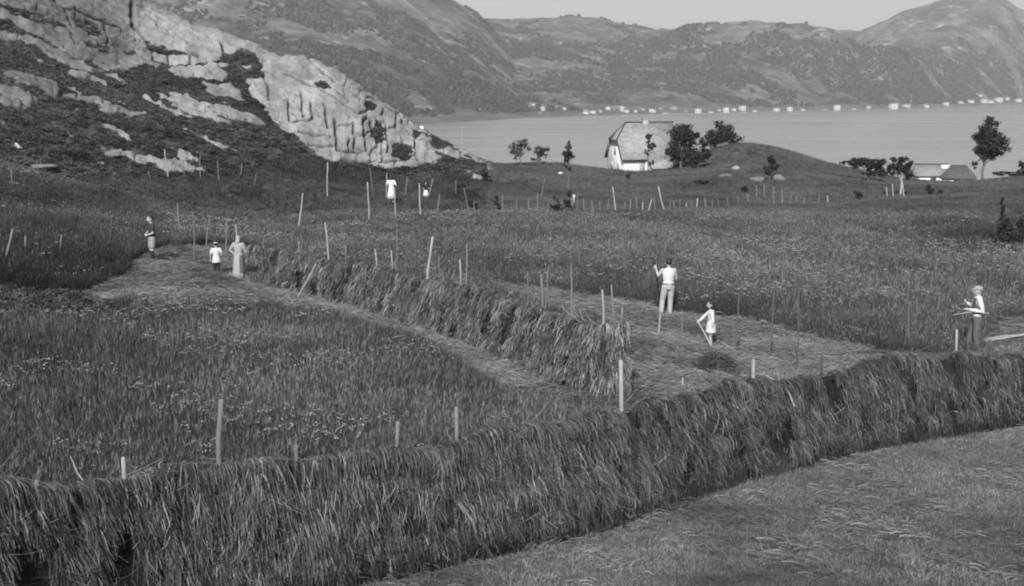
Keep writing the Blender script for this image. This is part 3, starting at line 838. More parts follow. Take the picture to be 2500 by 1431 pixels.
o, r_, W, hr = farm(2236, 2304, 447, 430, 406, 133, 'farmhouse', 'small white farmhouse with grey roof and wide chimney near the shore', False, M_WHITE, grey('grey_roof_slate', .26, .2, 3), R(20))
link('chimney', MB().box((W*.32,-.5,hr-1.6), (W*.58,.3,hr+.05)).mesh('chimney'), M_PALEF, r_)
link('ridge_board', MB().box((-W*.55,-.06,hr+.06), (W*.55,.06,hr+.16)).mesh('ridge_board'), M_TRIM, r_)

# ------------------------------------------------------------------ boulders
M_BOULD = grey('pale_boulder', .55, .2, 3, bump=.5, bscale=9)
M_BOULD2 = grey('grey_boulder', .19, .25, 3, bump=.5, bscale=9)
def boulder(px, py, w, h, label, mat, dmin=9, dmax=150, name='boulder'):
    p = hit(px, py + h * .4, dmin, dmax); d = math.hypot(p[0], p[1]); k = d / F
    b = MB().ell((0, 0, 0), (1, 1, 1), 14, 9)
    v = np.concatenate(b.v); r = np.random.default_rng(int(px * 7 + py))
    for _ in range(9):
        nn = unit(r.normal(size=3)); c = r.uniform(.55, .9); dd_ = v @ nn
        v = v - np.maximum(dd_ - c, 0)[:, None] * nn * .85
    v = v + fbm(v[:, 0] * 2 + px, v[:, 1] * 2 + v[:, 2] * 2, 5, 3)[:, None] * .15
    b.v = [v * np.array([w * k * .5, w * k * .42, h * k * .62])]
    o = link(name, b.mesh(name), mat, label=label, category='rock', group='boulders lying on the ground')
    z = p[2]
    o.location = (p[0], p[1], z + h * k * .18); o.rotation_euler = (0, 0, r.uniform(-.4, .4)); return o
boulder(40, 357, 32, 17, 'bright white boulder on the dark hillside at the far left edge', M_WHITE)
boulder(482, 375, 16, 9, 'small white boulder on the hillside above the thin stakes', M_WHITE)
boulder(243, 397, 26, 12, 'dull pale boulder on the heather slope at left', M_BOULD)
boulder(9, 505, 18, 12, 'pale stone in grass at the left picture edge', M_BOULD)
boulder(1027, 306, 20, 22, 'white stone slab high on the rock edge above the fjord', M_WHITE, 85, 100)
boulder(1041, 322, 14, 14, 'smaller white stone below the white slab on rock edge', M_WHITE, 85, 100)
boulder(1797, 409, 24, 12, 'whitish stone in the grass of the knoll', grey('dull_stone', .34, .2, 3, bump=.5))
boulder(1850, 436, 46, 16, 'long grey outcrop in the knoll slope below the trees', M_BOULD2)
boulder(1900, 432, 40, 22, 'grey outcrop beside the small tree on the knoll', M_BOULD2)
boulder(1770, 428, 44, 8, 'flat grey rock in the grass right of the cottage', M_BOULD2)
boulder(1370, 422, 16, 8, 'small white stone in the grass left of the slim tree', M_BOULD)
boulder(2488, 592, 30, 16, 'white stone under the dark bush at the right edge', M_WHITE)
boulder(2488, 606, 16, 9, 'smaller white stone below the white stone at right edge', M_WHITE)
boulder(250, 585, 44, 18, 'wide flat grey rock in the grass left of the standing boy', M_BOULD2)
boulder(75, 580, 20, 16, 'round grey rock near the stakes at far left', M_BOULD2)
boulder(270, 375, 60, 14, 'long low rock slab on the slope above the left field', M_BOULD2)
boulder(105, 405, 70, 14, 'broad low rock slab on the slope at far left', M_BOULD2)
boulder(690, 441, 46, 8, 'low pale rock in the grass below the cliff', M_BOULD2)
# ------------------------------------------------------------------ trees and shrubs
M_BARK = grey('grey_bark', .16, .35, 8, bump=.5, bscale=20)
M_BARKP = grey('pale_birch_bark', .42, .3, 8, bump=.3, bscale=20)
M_LEAF = grey('leaf', .060, .3, 3, attr='tone', spec=.25, rough=.6)
M_LEAFD = grey('dark_leaf', .036, .3, 3, attr='tone', spec=.2, rough=.6)
def tree(name, cat, label, bx, by, crowns, leaf=.16, n=900, dark=False, trunk=.07, pale=False, d=None, group=None, forks=1):
    if d is None: base = hit(bx, by)
    else:
        base = P(bx, by, d); base[2] = H(base[0], base[1])
    D_ = math.hypot(base[0], base[1]); k = D_ / F
    kw = dict(label=label, category=cat)
    if group: kw['group'] = group
    o = empty(name, base, 0, **kw)
    r = np.random.default_rng(int(bx * 13 + by))
    leaf *= .62; n = int(n * 2.4)
    cs = []
    for cx, cy, rx, ry in crowns:
        c = P(cx, cy, D_) - base
        c[1] += r.uniform(-.3, .3) * rx * k
        cs.append((c, rx * k, ry * k))
    tot = sum(a * a * e for _, a, e in cs)
    V, T = [], []
    for c, a, e in cs:
        m = max(60, int(n * a * a * e / tot))
        ncl = max(5, m // 45)
        u = unit(r.normal(size=(ncl, 3))) * (r.uniform(0, 1, (ncl, 1)) ** .45)
        cl = c + u * np.array([a, a * .9, e]) * .88
        w = r.integers(0, ncl, m)
        q = cl[w] + r.normal(size=(m, 3)) * np.array([a, a, e]) * .15
        V.append(q); T.append(np.clip(r.normal(1, .22, ncl), .5, 1.6)[w] * r.uniform(.75, 1.25, m))
    q = np.concatenate(V); tn = np.concatenate(T); m = len(q)
    e1 = unit(r.normal(size=(m, 3))); e2 = unit(np.cross(e1, r.normal(size=(m, 3))))
    s = leaf * r.uniform(.6, 1.4, (m, 1))
    v = np.stack([q - e1 * s, q + e2 * s * .6, q + e1 * s, q - e2 * s * .6], 1).reshape(-1, 3)
    f = np.arange(m * 4).reshape(-1, 4)
    me = mesh_np('crown', v, f); fattr(me, 'tone', np.repeat(tn, 4))
    link('crown', me, M_LEAFD if dark else M_LEAF, o)
    b = MB()
    zc = sorted(cs, key=lambda t: t[0][2])
    top = zc[-1][0] + np.array([0, 0, zc[-1][2] * .4])
    low = zc[0][0]
    p0 = np.array([0, 0, -.25]); b1 = np.array([low[0] * .25, low[1] * .3, max(.3, (low[2] - zc[0][2]) * .8)])
    mid = (b1 + top) / 2 + r.normal(size=3) * .08
    b.tube([p0, b1, mid, top], [trunk * 1.25, trunk, trunk * .65, trunk * .2], 8)
    for c, a, e in cs:
        for _ in range(2):
            t = r.uniform(.15, .7); st = b1 * (1 - t) + mid * t
            en = c + r.normal(size=3) * np.array([a, a, e]) * .35
            b.tube([st, st * .45 + en * .55 + np.array([0, 0, -.05]), en], [trunk * .5, trunk * .32, trunk * .1], 6)
    link('trunk', b.mesh('trunk', True), M_BARKP if pale else M_BARK, o)
    return o
GT = 'trees around the cottage'
tree('birch_tree', 'tree', 'thin two-stemmed tree with open crown, left of the shoreline gap', 1273, 404, [(1262,366,24,20),(1275,350,22,12),(1248,372,13,10),(1262,386,9,9),(1290,362,12,12)], .10, 620, trunk=.05, group=GT)
tree('birch_tree', 'tree', 'small round leafy tree next to the thin two-stemmed tree', 1318, 403, [(1324,370,20,16),(1310,388,12,10),(1312,364,8,10)], .10, 560, trunk=.05, group=GT)
tree('rowan_tree', 'tree', 'tall slim tree with bare lower trunk standing before the fence', 1387, 494, [(1386,356,8,16),(1388,378,15,15),(1382,398,10,10),(1390,412,7,8)], .085, 520, True, .045, group=GT)
tree('rowan_tree', 'tree', 'slender tree standing before the pale roof of the cottage', 1580, 408, [(1583,335,12,14),(1590,354,15,12),(1578,372,8,10),(1589,398,9,10)], .11, 520, True, .05, group=GT, d=109)
tree('leafy_tree', 'tree', 'big dark bushy tree at the right end of the cottage', 1662, 409, [(1668,328,34,26),(1648,358,24,28),(1692,332,18,20),(1660,388,22,20),(1682,365,26,26),(1652,330,16,18)], .17, 2600, True, .14, group=GT, d=112)
tree('leafy_tree', 'tree', 'wide dark tree with ragged top on the crest of the knoll', 1745, 366, [(1762,325,32,26),(1792,338,24,14),(1735,342,26,18),(1757,302,11,12),(1718,348,15,10)], .17, 2000, True, .12, group=GT, d=123)
tree('leafy_shrub', 'shrub', 'low dark shrub in front of the big bushy tree', 1703, 416, [(1706,384,22,14),(1698,402,14,12),(1722,372,18,12)], .15, 800, True, .06, group=GT, d=109)
tree('rowan_tree', 'tree', 'small lone tree on the knoll slope above the outcrop', 1879, 442, [(1884,394,13,15),(1876,416,14,14),(1888,408,12,14)], .11, 640, True, .05)
GR = 'trees by the farm buildings'
tree('leafy_shrub', 'shrub', 'long rounded mass of bushes left of the farm buildings', 2120, 442, [(2080,400,22,10),(2105,396,26,13),(2135,398,28,14),(2150,418,22,16),(2125,420,22,10)], .15, 1500, True, .07, group=GR)
tree('leafy_tree', 'tree', 'dark tree with pale trunks beside the farmhouse gable', 2197, 478, [(2195,395,18,15),(2212,420,18,20),(2186,414,18,18),(2222,405,10,14)], .13, 1100, True, .07, True, group=GR)
tree('leafy_tree', 'tree', 'tall dark wind-blown tree towering over the white shed', 2402, 447, [(2420,298,20,16),(2414,326,30,20),(2428,350,38,24),(2404,362,28,24),(2382,398,10,14),(2418,376,26,14),(2398,338,20,20)], .17, 2400, True, .12, group=GR, d=112)
tree('juniper', 'shrub', 'dark pointed juniper with broad foot near the right edge', 2450, 603, [(2447,492,5,18),(2449,520,8,20),(2452,550,15,20),(2458,578,26,20),(2438,588,18,14)], .085, 2600, True, .04)
tree('leafy_shrub', 'shrub', 'dark bush cut by the right picture edge beside the juniper', 2497, 602, [(2497,555,13,22),(2506,580,18,20)], .085, 1300, True, .04)
tree('leafy_tree', 'tree', 'round dark tree at the right edge beyond the field', 2504, 445, [(2506,404,18,15),(2498,420,12,10)], .13, 600, True, .06, d=112)
tree('leafy_shrub', 'shrub', 'low dark hedge between the tall tree and right edge', 2450, 440, [(2440,424,22,5),(2475,424,24,6)], .12, 500, True, .04, d=112)
GS_ = 'small shrubs in the field'
for lab, bx, by, cr, lf, n in [
    ('small dark bush beside the leaning stake below the cliff', 1153, 515, [(1150,498,10,15),(1160,503,9,10)], .07, 420),
    ('narrow dark bush left of the fence line', 1211, 513, [(1210,492,8,13),(1216,502,8,10)], .07, 320),
    ('ragged bush at the fence left of the slim tree', 1356, 522, [(1356,488,8,12),(1360,508,13,12),(1350,503,8,8)], .065, 480),
    ('dark bush growing at the foot of the slim tree', 1388, 510, [(1389,478,9,16),(1384,496,12,14)], .065, 520),
    ('tiny pointed conifer in front of the cottage gable', 1535, 441, [(1534,420,4,7),(1535,430,7,9)], .06, 320),
    ('round dark bush near the right end of the fence', 2096, 489, [(2096,474,11,11),(2100,480,8,8)], .08, 380),
    ('dark upright bush below the farmhouse chimney', 2269, 478, [(2268,460,8,12),(2275,468,9,8)], .08, 340),
    ('small dark bush below the white shed', 2294, 478, [(2294,470,7,7)], .08, 200),
    ('low dark juniper patch in the grass right of the cottage', 1712, 450, [(1712,444,20,6),(1722,446,14,5)], .08, 420),
    ('small round bush at the upper end of the fence', 1818, 470, [(1820,460,9,9)], .08, 260),
    ('scrubby bush among the rocks right of the cliff foot', 1185, 446, [(1183,425,12,14),(1190,436,12,9)], .09, 420),
    ('small bush behind the leaning stake near the cliff', 1127, 465, [(1126,455,12,7)], .08, 240),
    ('dark heather bush tucked under the cliff overhang', 990, 420, [(985,412,22,7),(1005,412,14,7)], .09, 420)]:
    tree('leafy_shrub', 'shrub', lab, bx, by, cr, lf, n, True, .03, group=GS_)
# ------------------------------------------------------------------ hay-drying racks, stakes and fence
M_HAY = grey('drying_hay', .088, .25, 9, attr='tone', rough=.8, spec=.2)
M_HAYCORE = grey('packed_hay', .032, .4, 7, bump=.8, bscale=25, stretch=(1, 1, .25))
M_STAKE = grey('weathered_stake', .20, .3, 5, bump=.4, bscale=30, stretch=(1, 1, .2), objrand=.2)
M_STAKED = grey('dark_stake', .09, .3, 5, bump=.4, bscale=30, stretch=(1, 1, .2))
M_STAKEP = grey('peeled_pale_stake', .37, .2, 5, bump=.3, bscale=30, stretch=(1, 1, .2))
def resample(pts, step):
    pts = np.asarray(pts, float); s = np.r_[0, np.cumsum(np.linalg.norm(np.diff(pts[:, :2], axis=0), axis=1))]
    n = max(2, int(s[-1] / step)); t = np.linspace(0, s[-1], n + 1)
    q = np.stack([np.interp(t, s, pts[:, i]) for i in range(3)], -1)
    for _ in range(3): q[1:-1, :2] = (q[:-2, :2] + 2 * q[1:-1, :2] + q[2:, :2]) / 4
    q[:, 2] = H(q[:, 0], q[:, 1]); return q, t
class Rack:
    def __init__(s, px_base, h0, h1, back=.32, seed=1):
        pts = [hit(a, b_) for a, b_ in px_base]
        c, t = resample(pts, .12)
        tg = unit(np.gradient(c[:, :2], axis=0)); nr = np.stack([tg[:, 1], -tg[:, 0]], -1)
        if (nr * c[:, :2]).sum() > 0: nr = -nr            # faces the camera
        c[:, :2] -= nr * back; c[:, 2] = H(c[:, 0], c[:, 1])
        s.c, s.t, s.tg, s.nr, s.seed = c, t, tg, nr, seed
        s.h = np.interp(t, [0, t[-1]], [h0, h1]) + fbm(t / 1.4, t * 0, seed, 4) * .34 + fbm(t / .33, t * 0, seed + 40, 2) * .22
        s.L = t[-1]
    def surf(s, t, hf, side):
        """point on the hay surface: t metres along, hf height fraction, side +1 front -1 back"""
        g = lambda a: np.interp(t, s.t, a)
        h = g(s.h); w = .06 + .23 * np.clip(1 - hf, 0, 1) ** .8 + fbm(t / .42, hf * 2.6, s.seed + 3, 3) * .44 * np.clip(hf * 3, 0, 1)
        w = np.where(hf > .93, w * np.sqrt(np.clip((1.02 - hf) / .09, 0, 1)), w)
        nx, ny = g(s.nr[:, 0]), g(s.nr[:, 1])
        return np.stack([g(s.c[:, 0]) + nx * w * side, g(s.c[:, 1]) + ny * w * side, g(s.c[:, 2]) + h * hf], -1)
    def dirs(s, t):
        g = lambda a: np.interp(t, s.t, a)
        z = np.zeros_like(t)
        return np.stack([g(s.nr[:, 0]), g(s.nr[:, 1]), z], -1), np.stack([g(s.tg[:, 0]), g(s.tg[:, 1]), z], -1)
    def core(s):
        tt_ = np.arange(0, s.L, .14); hf = np.array([-.05, .08, .2, .35, .5, .65, .8, .92, .99])
        prof = [(h, 1) for h in hf] + [(h, -1) for h in hf[::-1]]
        rows = []
        for h, sd in prof:
            q = s.surf(tt_, np.full(len(tt_), h), sd)
            c_ = s.surf(tt_, np.full(len(tt_), h), 0)
            rows.append(c_ + (q - c_) * .62 - np.array([0, 0, .05]) * (h > .9))
        V = np.stack(rows, 1); m, k = V.shape[:2]
        i = np.arange(m - 1)[:, None] * k; j = np.arange(k - 1)[None]
        q = np.stack([i + j, i + j + 1, i + k + j + 1, i + k + j], -1).reshape(-1, 4)
        return mesh_np('packed_hay', V.reshape(-1, 3), [q, np.array([list(range(k))]), np.array([list(range((m - 1) * k, m * k))])], True)
    def strands(s, n, side, w0, lmin, lmax, seed, segs=3):
        r = np.random.default_rng(seed)
        ncl = n // 9
        # bunches hang over the wires, then single strands round each bunch
        ct = r.uniform(0, s.L, ncl); ch = 1.02 - r.random(ncl) ** 1.15 * .86
        tier = np.round(ch * 4) / 4 + .04; ch = np.where(r.random(ncl) < .45, tier, ch)
        clean = r.normal(0, .13, ncl) + fbm(ct / .5, ch * 2.5, seed + 8, 3) * .25; cout = np.abs(r.normal(0, .05, ncl)); ctone = np.clip(r.lognormal(-.05, .70, ncl), .22, 3.2)
        gap = fbm(ct / .20, ch * 2.2, seed + 5, 3)
        ctone *= np.clip(1 + gap * .9, .45, 1.6)
        kp = gap > -.07
        idx = r.integers(0, ncl, n); idx = idx[kp[idx]]; n = len(idx)
        t = np.clip(ct[idx] + r.normal(0, .05, n), 0, s.L); hf = np.clip(ch[idx] + r.normal(0, .035, n), .12, 1.03)
        nr, tg = s.dirs(t)
        p0 = s.surf(t, np.minimum(hf, 1.0), side)
        L = r.uniform(lmin, lmax, n)
        L = np.minimum(L, p0[:, 2] - H(p0[:, 0], p0[:, 1]) + .02); L = np.maximum(L, .12)
        lean = (clean[idx] + r.normal(0, .15, n))[:, None]
        out = (cout[idx] + np.abs(r.normal(0, .05, n)) + .015)[:, None]
        sdn = nr * side
        top = (hf > .9)[:, None]
        p0 = np.where(top, p0 - sdn * r.uniform(0, .12, (n, 1)) + np.array([0, 0, .03]), p0)
        up = np.array([0, 0, 1.0])
        p1 = p0 + sdn * (out * 1.1 + .035 * top) + tg * (lean * .5 + r.normal(0, .05, (n, 1))) * L[:, None] + up * np.where(top[:, 0], .02, -.42 * L)[:, None]
        p2 = p0 + sdn * (out + .07 * L[:, None] + .05 * top) + tg * lean * L[:, None] - up * (L * r.uniform(.8, 1.0, n))[:, None]
        gz = H(p2[:, 0], p2[:, 1]) + .01
        p2[:, 2] = np.maximum(p2[:, 2], gz)
        # a few stray straws stick out
        st = r.random(n) < .045
        p2[st] += (sdn * .12 + tg * r.normal(0, .22, (n, 1)) + up * r.uniform(0, .35, (n, 1)) + (up * r.uniform(.05, .28, (n, 1)) - sdn * .1) * top)[st]
        a = r.normal(0, .7, n)[:, None]
        wd = unit(tg * np.cos(a) + sdn * np.sin(a))
        v, q, own = ribbons(p0, p1, p2, w0 * r.uniform(.5, 1.6, n), wd, segs, .5)
        tn = ctone[idx] * np.clip(r.lognormal(0, .27, n), .4, 2.4)
        tn[st] *= 1.7
        return v, q, tn[own]
    def hay(s, parts):
        V, Q, T = [], [], []; k = 0
        for v, q, t in parts:
            V.append(v); Q.append(q + k); T.append(t); k += len(v)
        me = mesh_np('hay', np.concatenate(V), np.concatenate(Q)); fattr(me, 'tone', np.clip(np.concatenate(T), .2, 4)); return me
    def at_px(s, px):
        x_, y_ = proj(s.c); return int(np.argmin(np.abs(x_ - px)))
def stake_mesh(b0, tp, r0=.034, r1=.024, bend=.02, seed=0, n=7, sink=.3):
    r = np.random.default_rng(seed); b0 = np.asarray(b0, float); tp = np.asarray(tp, float)
    ax = unit(tp - b0); L = np.linalg.norm(tp - b0)
    ts = np.linspace(0, 1, 7); pts = (b0 - ax * sink)[None] * (1 - ts[:, None]) + tp[None] * ts[:, None]
    ph = r.uniform(0, 6.28); w = np.sin(ts * math.pi)[:, None] * bend * L
    pts = pts + w * np.array([math.cos(ph), math.sin(ph) * .5, 0]) + r.normal(0, .004 * L, (7, 3)) * (ts[:, None] > 0)
    rad = np.linspace(r0, r1, 7) * r.uniform(.85, 1.15, 7)
    return MB().tube(pts - b0, rad, n).mesh('stake', True)
def top_at(tx, ty, p0):
    """world point seen at photo pixel, in the upright plane through p0 that faces the camera"""
    r = ray(tx, ty); k = p0[1] / r[1]
    q = np.array([0, 0, CAMZ]) + r * k; return q

# --- front rack
RA = Rack(FRONT_BASE_PX, 1.42, 1.62, seed=5)
mid = RA.c[len(RA.c) // 2]
ra = empty('hay_rack', (0, 0, 0), label='long hay-covered drying rack crossing the whole foreground', category='hay rack', group='hay racks')
link('packed_hay', RA.core(), M_HAYCORE, ra)
# visible span only needs the dense hay; ordered from the right end to the left end
me = RA.hay([RA.strands(118000, 1, .0078, .10, .36, 1), RA.strands(14000, -1, .013, .2, .6, 2, 2)])
link('hay', me, M_HAY, ra, kind='stuff')
for i, (bx, tx, ty, m, rr_) in enumerate([(548,540,980,M_STAKE,.036),(318,302,1120,M_STAKEP,.03),(86,88,1176,M_STAKE,.033),(962,972,1035,M_STAKE,.034),(1120,1115,1000,M_STAKE,.036),
                              (1524,1517,884,M_STAKEP,.04),(1826,1838,880,M_STAKEP,.042),(2000,2006,868,M_STAKED,.03),(2336,2335,808,M_STAKEP,.028),(720,722,1090,M_STAKE,.03)]):
    k = RA.at_px(bx); p0 = RA.c[k]
    link('stake', stake_mesh(p0, top_at(tx, ty, p0), rr_, rr_ * .8, .02, 300 + i), m, ra).location = p0
M_WIRE = grey('rusty_wire', .10, .2, 5, .5, .4)
for hf in (.3, .55, .8, .98):
    tt_ = np.arange(.2, RA.L, .8); q = RA.surf(tt_, np.full(len(tt_), hf), 0)
    link('wire', MB().tube(q, .004, 4, caps=False).mesh('wire'), M_WIRE, ra)
# --- long rack in the middle
MID_PX = [(600,694),(660,702),(740,730),(820,752),(900,772),(1000,803),(1100,840),(1200,876),(1300,928),(1400,968),(1475,977),(1536,974)]
RB = Rack(MID_PX, 1.34, 1.60, seed=9)
rb = empty('hay_rack', (0, 0, 0), label='long hay-covered drying rack running back to the woman in headscarf', category='hay rack', group='hay racks')
link('packed_hay', RB.core(), M_HAYCORE, rb)
me = RB.hay([RB.strands(64000, 1, .0115, .10, .36, 11), RB.strands(8000, -1, .02, .2, .6, 12, 2)])
link('hay', me, grey('dry_hay', .124, .25, 9, attr='tone', rough=.8, spec=.2), rb, kind='stuff')
for i, (bx, tx, ty, m, rr_) in enumerate([(806,794,543,M_STAKEP,.034),(731,731,590,M_STAKE,.03),(846,843,602,M_STAKE,.03),(867,865,562,M_STAKED,.02),(972,969,560,M_STAKE,.022),(1004,1016,582,M_STAKED,.026),
                       (924,916,610,M_STAKEP,.03),(962,955,613,M_STAKEP,.03),(1040,1055,580,M_STAKEP,.045),(1078,1072,627,M_STAKE,.028),(1094,1110,593,M_STAKED,.028),(1118,1123,635,M_STAKEP,.036),(1141,1140,592,M_STAKE,.022),
                       (1319,1320,674,M_STAKE,.032),(1339,1340,655,M_STAKE,.026),(1392,1395,648,M_STAKE,.022),(1463,1471,710,M_STAKEP,.03),(1493,1493,698,M_STAKE,.028),(1524,1519,752,M_STAKE,.032),(1205,1203,668,M_STAKED,.024),(1230,1232,690,M_STAKED,.024),(1286,1287,664,M_STAKE,.02),(640,644,600,M_STAKE,.028)]):
    k = RB.at_px(bx); p0 = RB.c[k]
    link('stake', stake_mesh(p0, top_at(tx, ty, p0), rr_, rr_ * .75, .03, 400 + i), m, rb).location = p0
for hf in (.35, .65, .97):
    tt_ = np.arange(.2, RB.L, .8); q = RB.surf(tt_, np.full(len(tt_), hf), 0)
    link('wire', MB().tube(q, .004, 4, caps=False).mesh('wire'), M_WIRE, rb)

# --- single stakes: rows set up for the next racks
def stake_row(rows, lab, group, sink=.35, drop=0):
    rows = sorted(rows, key=lambda t: t[2])
    for i, (bx, by, tx, ty, m, rr_) in enumerate(rows):
        p0 = hit(bx, by + drop)
        o = link('stake', stake_mesh(p0, top_at(tx, ty, p0), rr_, rr_ * .75, .025, int(bx * 3 + by), sink=sink), m,
                 label=lab % ORD[i], category='stake', group=group)
        o.location = p0
ST_ = grey('grey_thin_stake', .13, .3, 5, stretch=(1, 1, .2))
S, SD, SP = M_STAKE, M_STAKED, M_STAKEP
stake_row([(30,440,27,413,S,.03),(367,436,362,418,S,.03),(412,434,402,366,SP,.042),(450,434,448,393,S,.03),(490,432,489,376,S,.036),(533,434,531,393,S,.036),(587,430,591,402,S,.03),(622,446,626,424,S,.03),(285,434,280,420,S,.03)],
          'grey stake at the foot of the rocky slope, %s from the left', 'stakes at the foot of the hillside', drop=4)
stake_row([(726,560,739,472,SP,.045),(776,550,786,492,SD,.028),(836,545,841,495,SD,.03),(901,537,897,446,SP,.044),(967,535,963,460,SP,.036),(1027,527,1024,449,SP,.046),(1067,515,1073,474,S,.03),(1146,518,1133,460,S,.036),
           (800,475,800,397,SP,.046),(913,478,903,412,S,.028),(946,484,944,424,SP,.034),(988,474,994,431,S,.03),(1114,468,1113,440,S,.03),(1226,516,1227,478,S,.034),(1314,517,1313,474,S,.034),(1322,480,1330,438,S,.024)],
          'stake in the meadow below the cliff, %s counted from the left', 'stakes in the meadow below the cliff', drop=6)
stake_row([(440,574,433,498,S,.034),(473,642,471,518,S,.034),(505,600,511,534,S,.032),(552,622,554,538,S,.03),(580,640,576,550,SP,.03),(268,604,275,526,SD,.036),(322,596,329,538,SD,.032),(60,625,62,578,S,.04),(8,645,30,562,S,.05),(145,626,151,574,S,.034)],
          'stake in the left field near the standing boy, %s from the left', 'stakes in the left field', drop=4)
stake_row([(1609,822,1612,768,SP,.03),(1665,832,1666,758,S,.022),(1738,762,1741,684,SD,.034),(1795,868,1804,716,ST_,.024),(1876,886,1889,714,ST_,.022),(1948,904,1951,700,ST_,.018),(2222,856,2218,752,ST_,.03),(1667,955,1667,925,SP,.03),(1556,800,1553,770,SD,.03)],
          'upright stake on the mown ground, %s counted from the left', 'stakes on the mown ground')
# --- fence in front of the cottage
FP = [(1425,516,1424,488,S,.04),(1466,517,1464,492,S,.04),(1484,518,1486,486,S,.04),(1539,519,1540,490,S,.045),(1570,519,1569,494,SP,.045),(1634,513,1636,488,S,.045),(1660,510,1660,488,S,.045),(1688,508,1690,490,S,.045),(1722,507,1721,484,S,.05),(1740,506,1739,488,S,.045),(1778,504,1776,482,S,.045),(1826,496,1826,474,S,.045),(1930,500,1931,476,S,.05),(1945,498,1945,480,S,.045),(2000,496,2000,476,S,.05),(2045,494,2045,474,S,.045),(1370,514,1371,490,S,.04),(1340,514,1338,488,S,.04),(1290,514,1290,488,S,.04),(1262,514,1260,490,S,.04),(1158,516,1157,490,S,.04),(1411,514,1411,472,S,.04),(1449,517,1444,490,S,.04),(1503,517,1496,458,SP,.06),(1556,519,1553,482,S,.05),(1582,520,1591,488,SP,.055),(1600,516,1596,484,S,.045),(1622,514,1608,456,SP,.06),(1648,511,1644,490,S,.05),
      (1676,508,1675,495,SP,.05),(1701,508,1703,485,SP,.06),(1848,482,1846,454,S,.05),(1866,484,1866,450,S,.045),(1890,502,1889,458,S,.06),(1909,499,1909,464,S,.055),(1962,500,1964,484,S,.05),(1981,492,1981,465,S,.045),(2021,498,2020,479,SP,.05),(1526,518,1527,492,S,.04),(1755,506,1752,486,S,.04),(1803,500,1800,478,S,.04)]
fo = empty('fence', hit(1600, 512), label='ragged old fence of leaning posts in front of the cottage', category='fence')
fl = Vector(fo.location)
pts = []
for i, (bx, by, tx, ty, m, rr_) in enumerate(sorted(FP)):
    p0 = hit(bx, by); tp = top_at(tx, ty, p0)
    o = link('post', stake_mesh(p0, tp, rr_ * .9, rr_ * .7, .03, 700 + i), m, fo); o.location = Vector(p0) - fl
    pts.append(p0 * .35 + tp * .65)
for a, c in zip(pts[:-1], pts[1:]):
    if np.linalg.norm(a - c) > 6: continue
    e = np.array([0, 0, .1])
    link('rail', MB().tube(np.array([a - e, (a + c) / 2 - e * 1.6, c - e]) - np.array(fl), .008, 5).mesh('rail', True), M_STAKED, fo)
GP = []
for bx, by, tx, ty in [(2166,482,2164,458),(2182,482,2179,450),(2208,482,2204,450)]:
    GP.append((bx, by, tx, ty, SP, .05))
stake_row(GP, 'pale post below the tree beside the farmhouse, %s from the left', 'posts below the farmhouse tree')
p0 = hit(1128, 374, 85, 100)
link('pole', stake_mesh(p0, top_at(1128, 310, p0), .04, .03, .0, 91), M_STAKEP, label='tall pale pole against the water right of the cliff', category='pole').location = p0
# rag by the fence
rp = hit(1397, 508)
k = math.hypot(rp[0], rp[1]) / F
b = MB(); uu = np.linspace(0, 1, 7); ww = np.linspace(0, 1, 8)
U, Wv = np.meshgrid(uu, ww)
xx_ = (U - .5) * (14 * k) * (1 - .55 * Wv); zz_ = (32 - 24 * Wv) * k; yy_ = np.sin(U * 9 + Wv * 3) * .05
vv = np.stack([xx_, yy_, zz_], -1).reshape(-1, 3); n_u = 7
fq = [(r_ * n_u + c_, r_ * n_u + c_ + 1, (r_ + 1) * n_u + c_ + 1, (r_ + 1) * n_u + c_) for r_ in range(7) for c_ in range(6)]
b.add(vv, fq); b.add(vv + np.array([0, .03, 0]), [f[::-1] for f in fq])
b.tube([(0, .015, -.2), (0, .015, 30 * k)], .02, 6)
link('cloth', b.mesh('cloth', True), M_WHITE, label='white cloth hung on a stick at the foot of the slim tree', category='cloth').location = rp
# poles lying on the ground at the right
for i, (a, c) in enumerate([((2396,838),(2560,822)),((2404,846),(2470,840)),((2400,842),(2540,834))]):
    pa, pb = hit(*a), hit(*c)
    pa[2] += .10; pb[2] += .14 + .05 * i
    o = link('pole', stake_mesh(pa, pb, .035, .025, .01, 820 + i, sink=0), M_STAKEP,
             label=['uppermost of the long pale poles lying behind the man at right', 'short pale pole lying lowest behind the man at right', 'long pale pole lying between two others at the right edge'][i], category='pole', group='poles lying on the ground'); o.location = pa
# forked branch on the front rack
k = RA.at_px(1890); p0 = RA.surf(np.array([RA.t[k]]), np.array([.97]), 1)[0]
b = MB(); A0 = np.array([0, 0, 0]); A1 = np.array([.12, -.05, .12]); A2 = np.array([-.28, .05, .17]); A3 = np.array([-.05, .1, .24]); A4 = np.array([.22, -.12, -.35])
b.tube([A4, A0 * .5 + A4 * .5 + np.array([.03, 0, .03]), A0, A2], [.016, .017, .016, .008], 6); b.tube([A0, A3, A2 + np.array([.02, 0, .02])], [.012, .01, .006], 6)
link('branch', b.mesh('branch', True), M_STAKEP, label='pale forked branch lying on top of the foreground hay rack', category='branch').location = p0
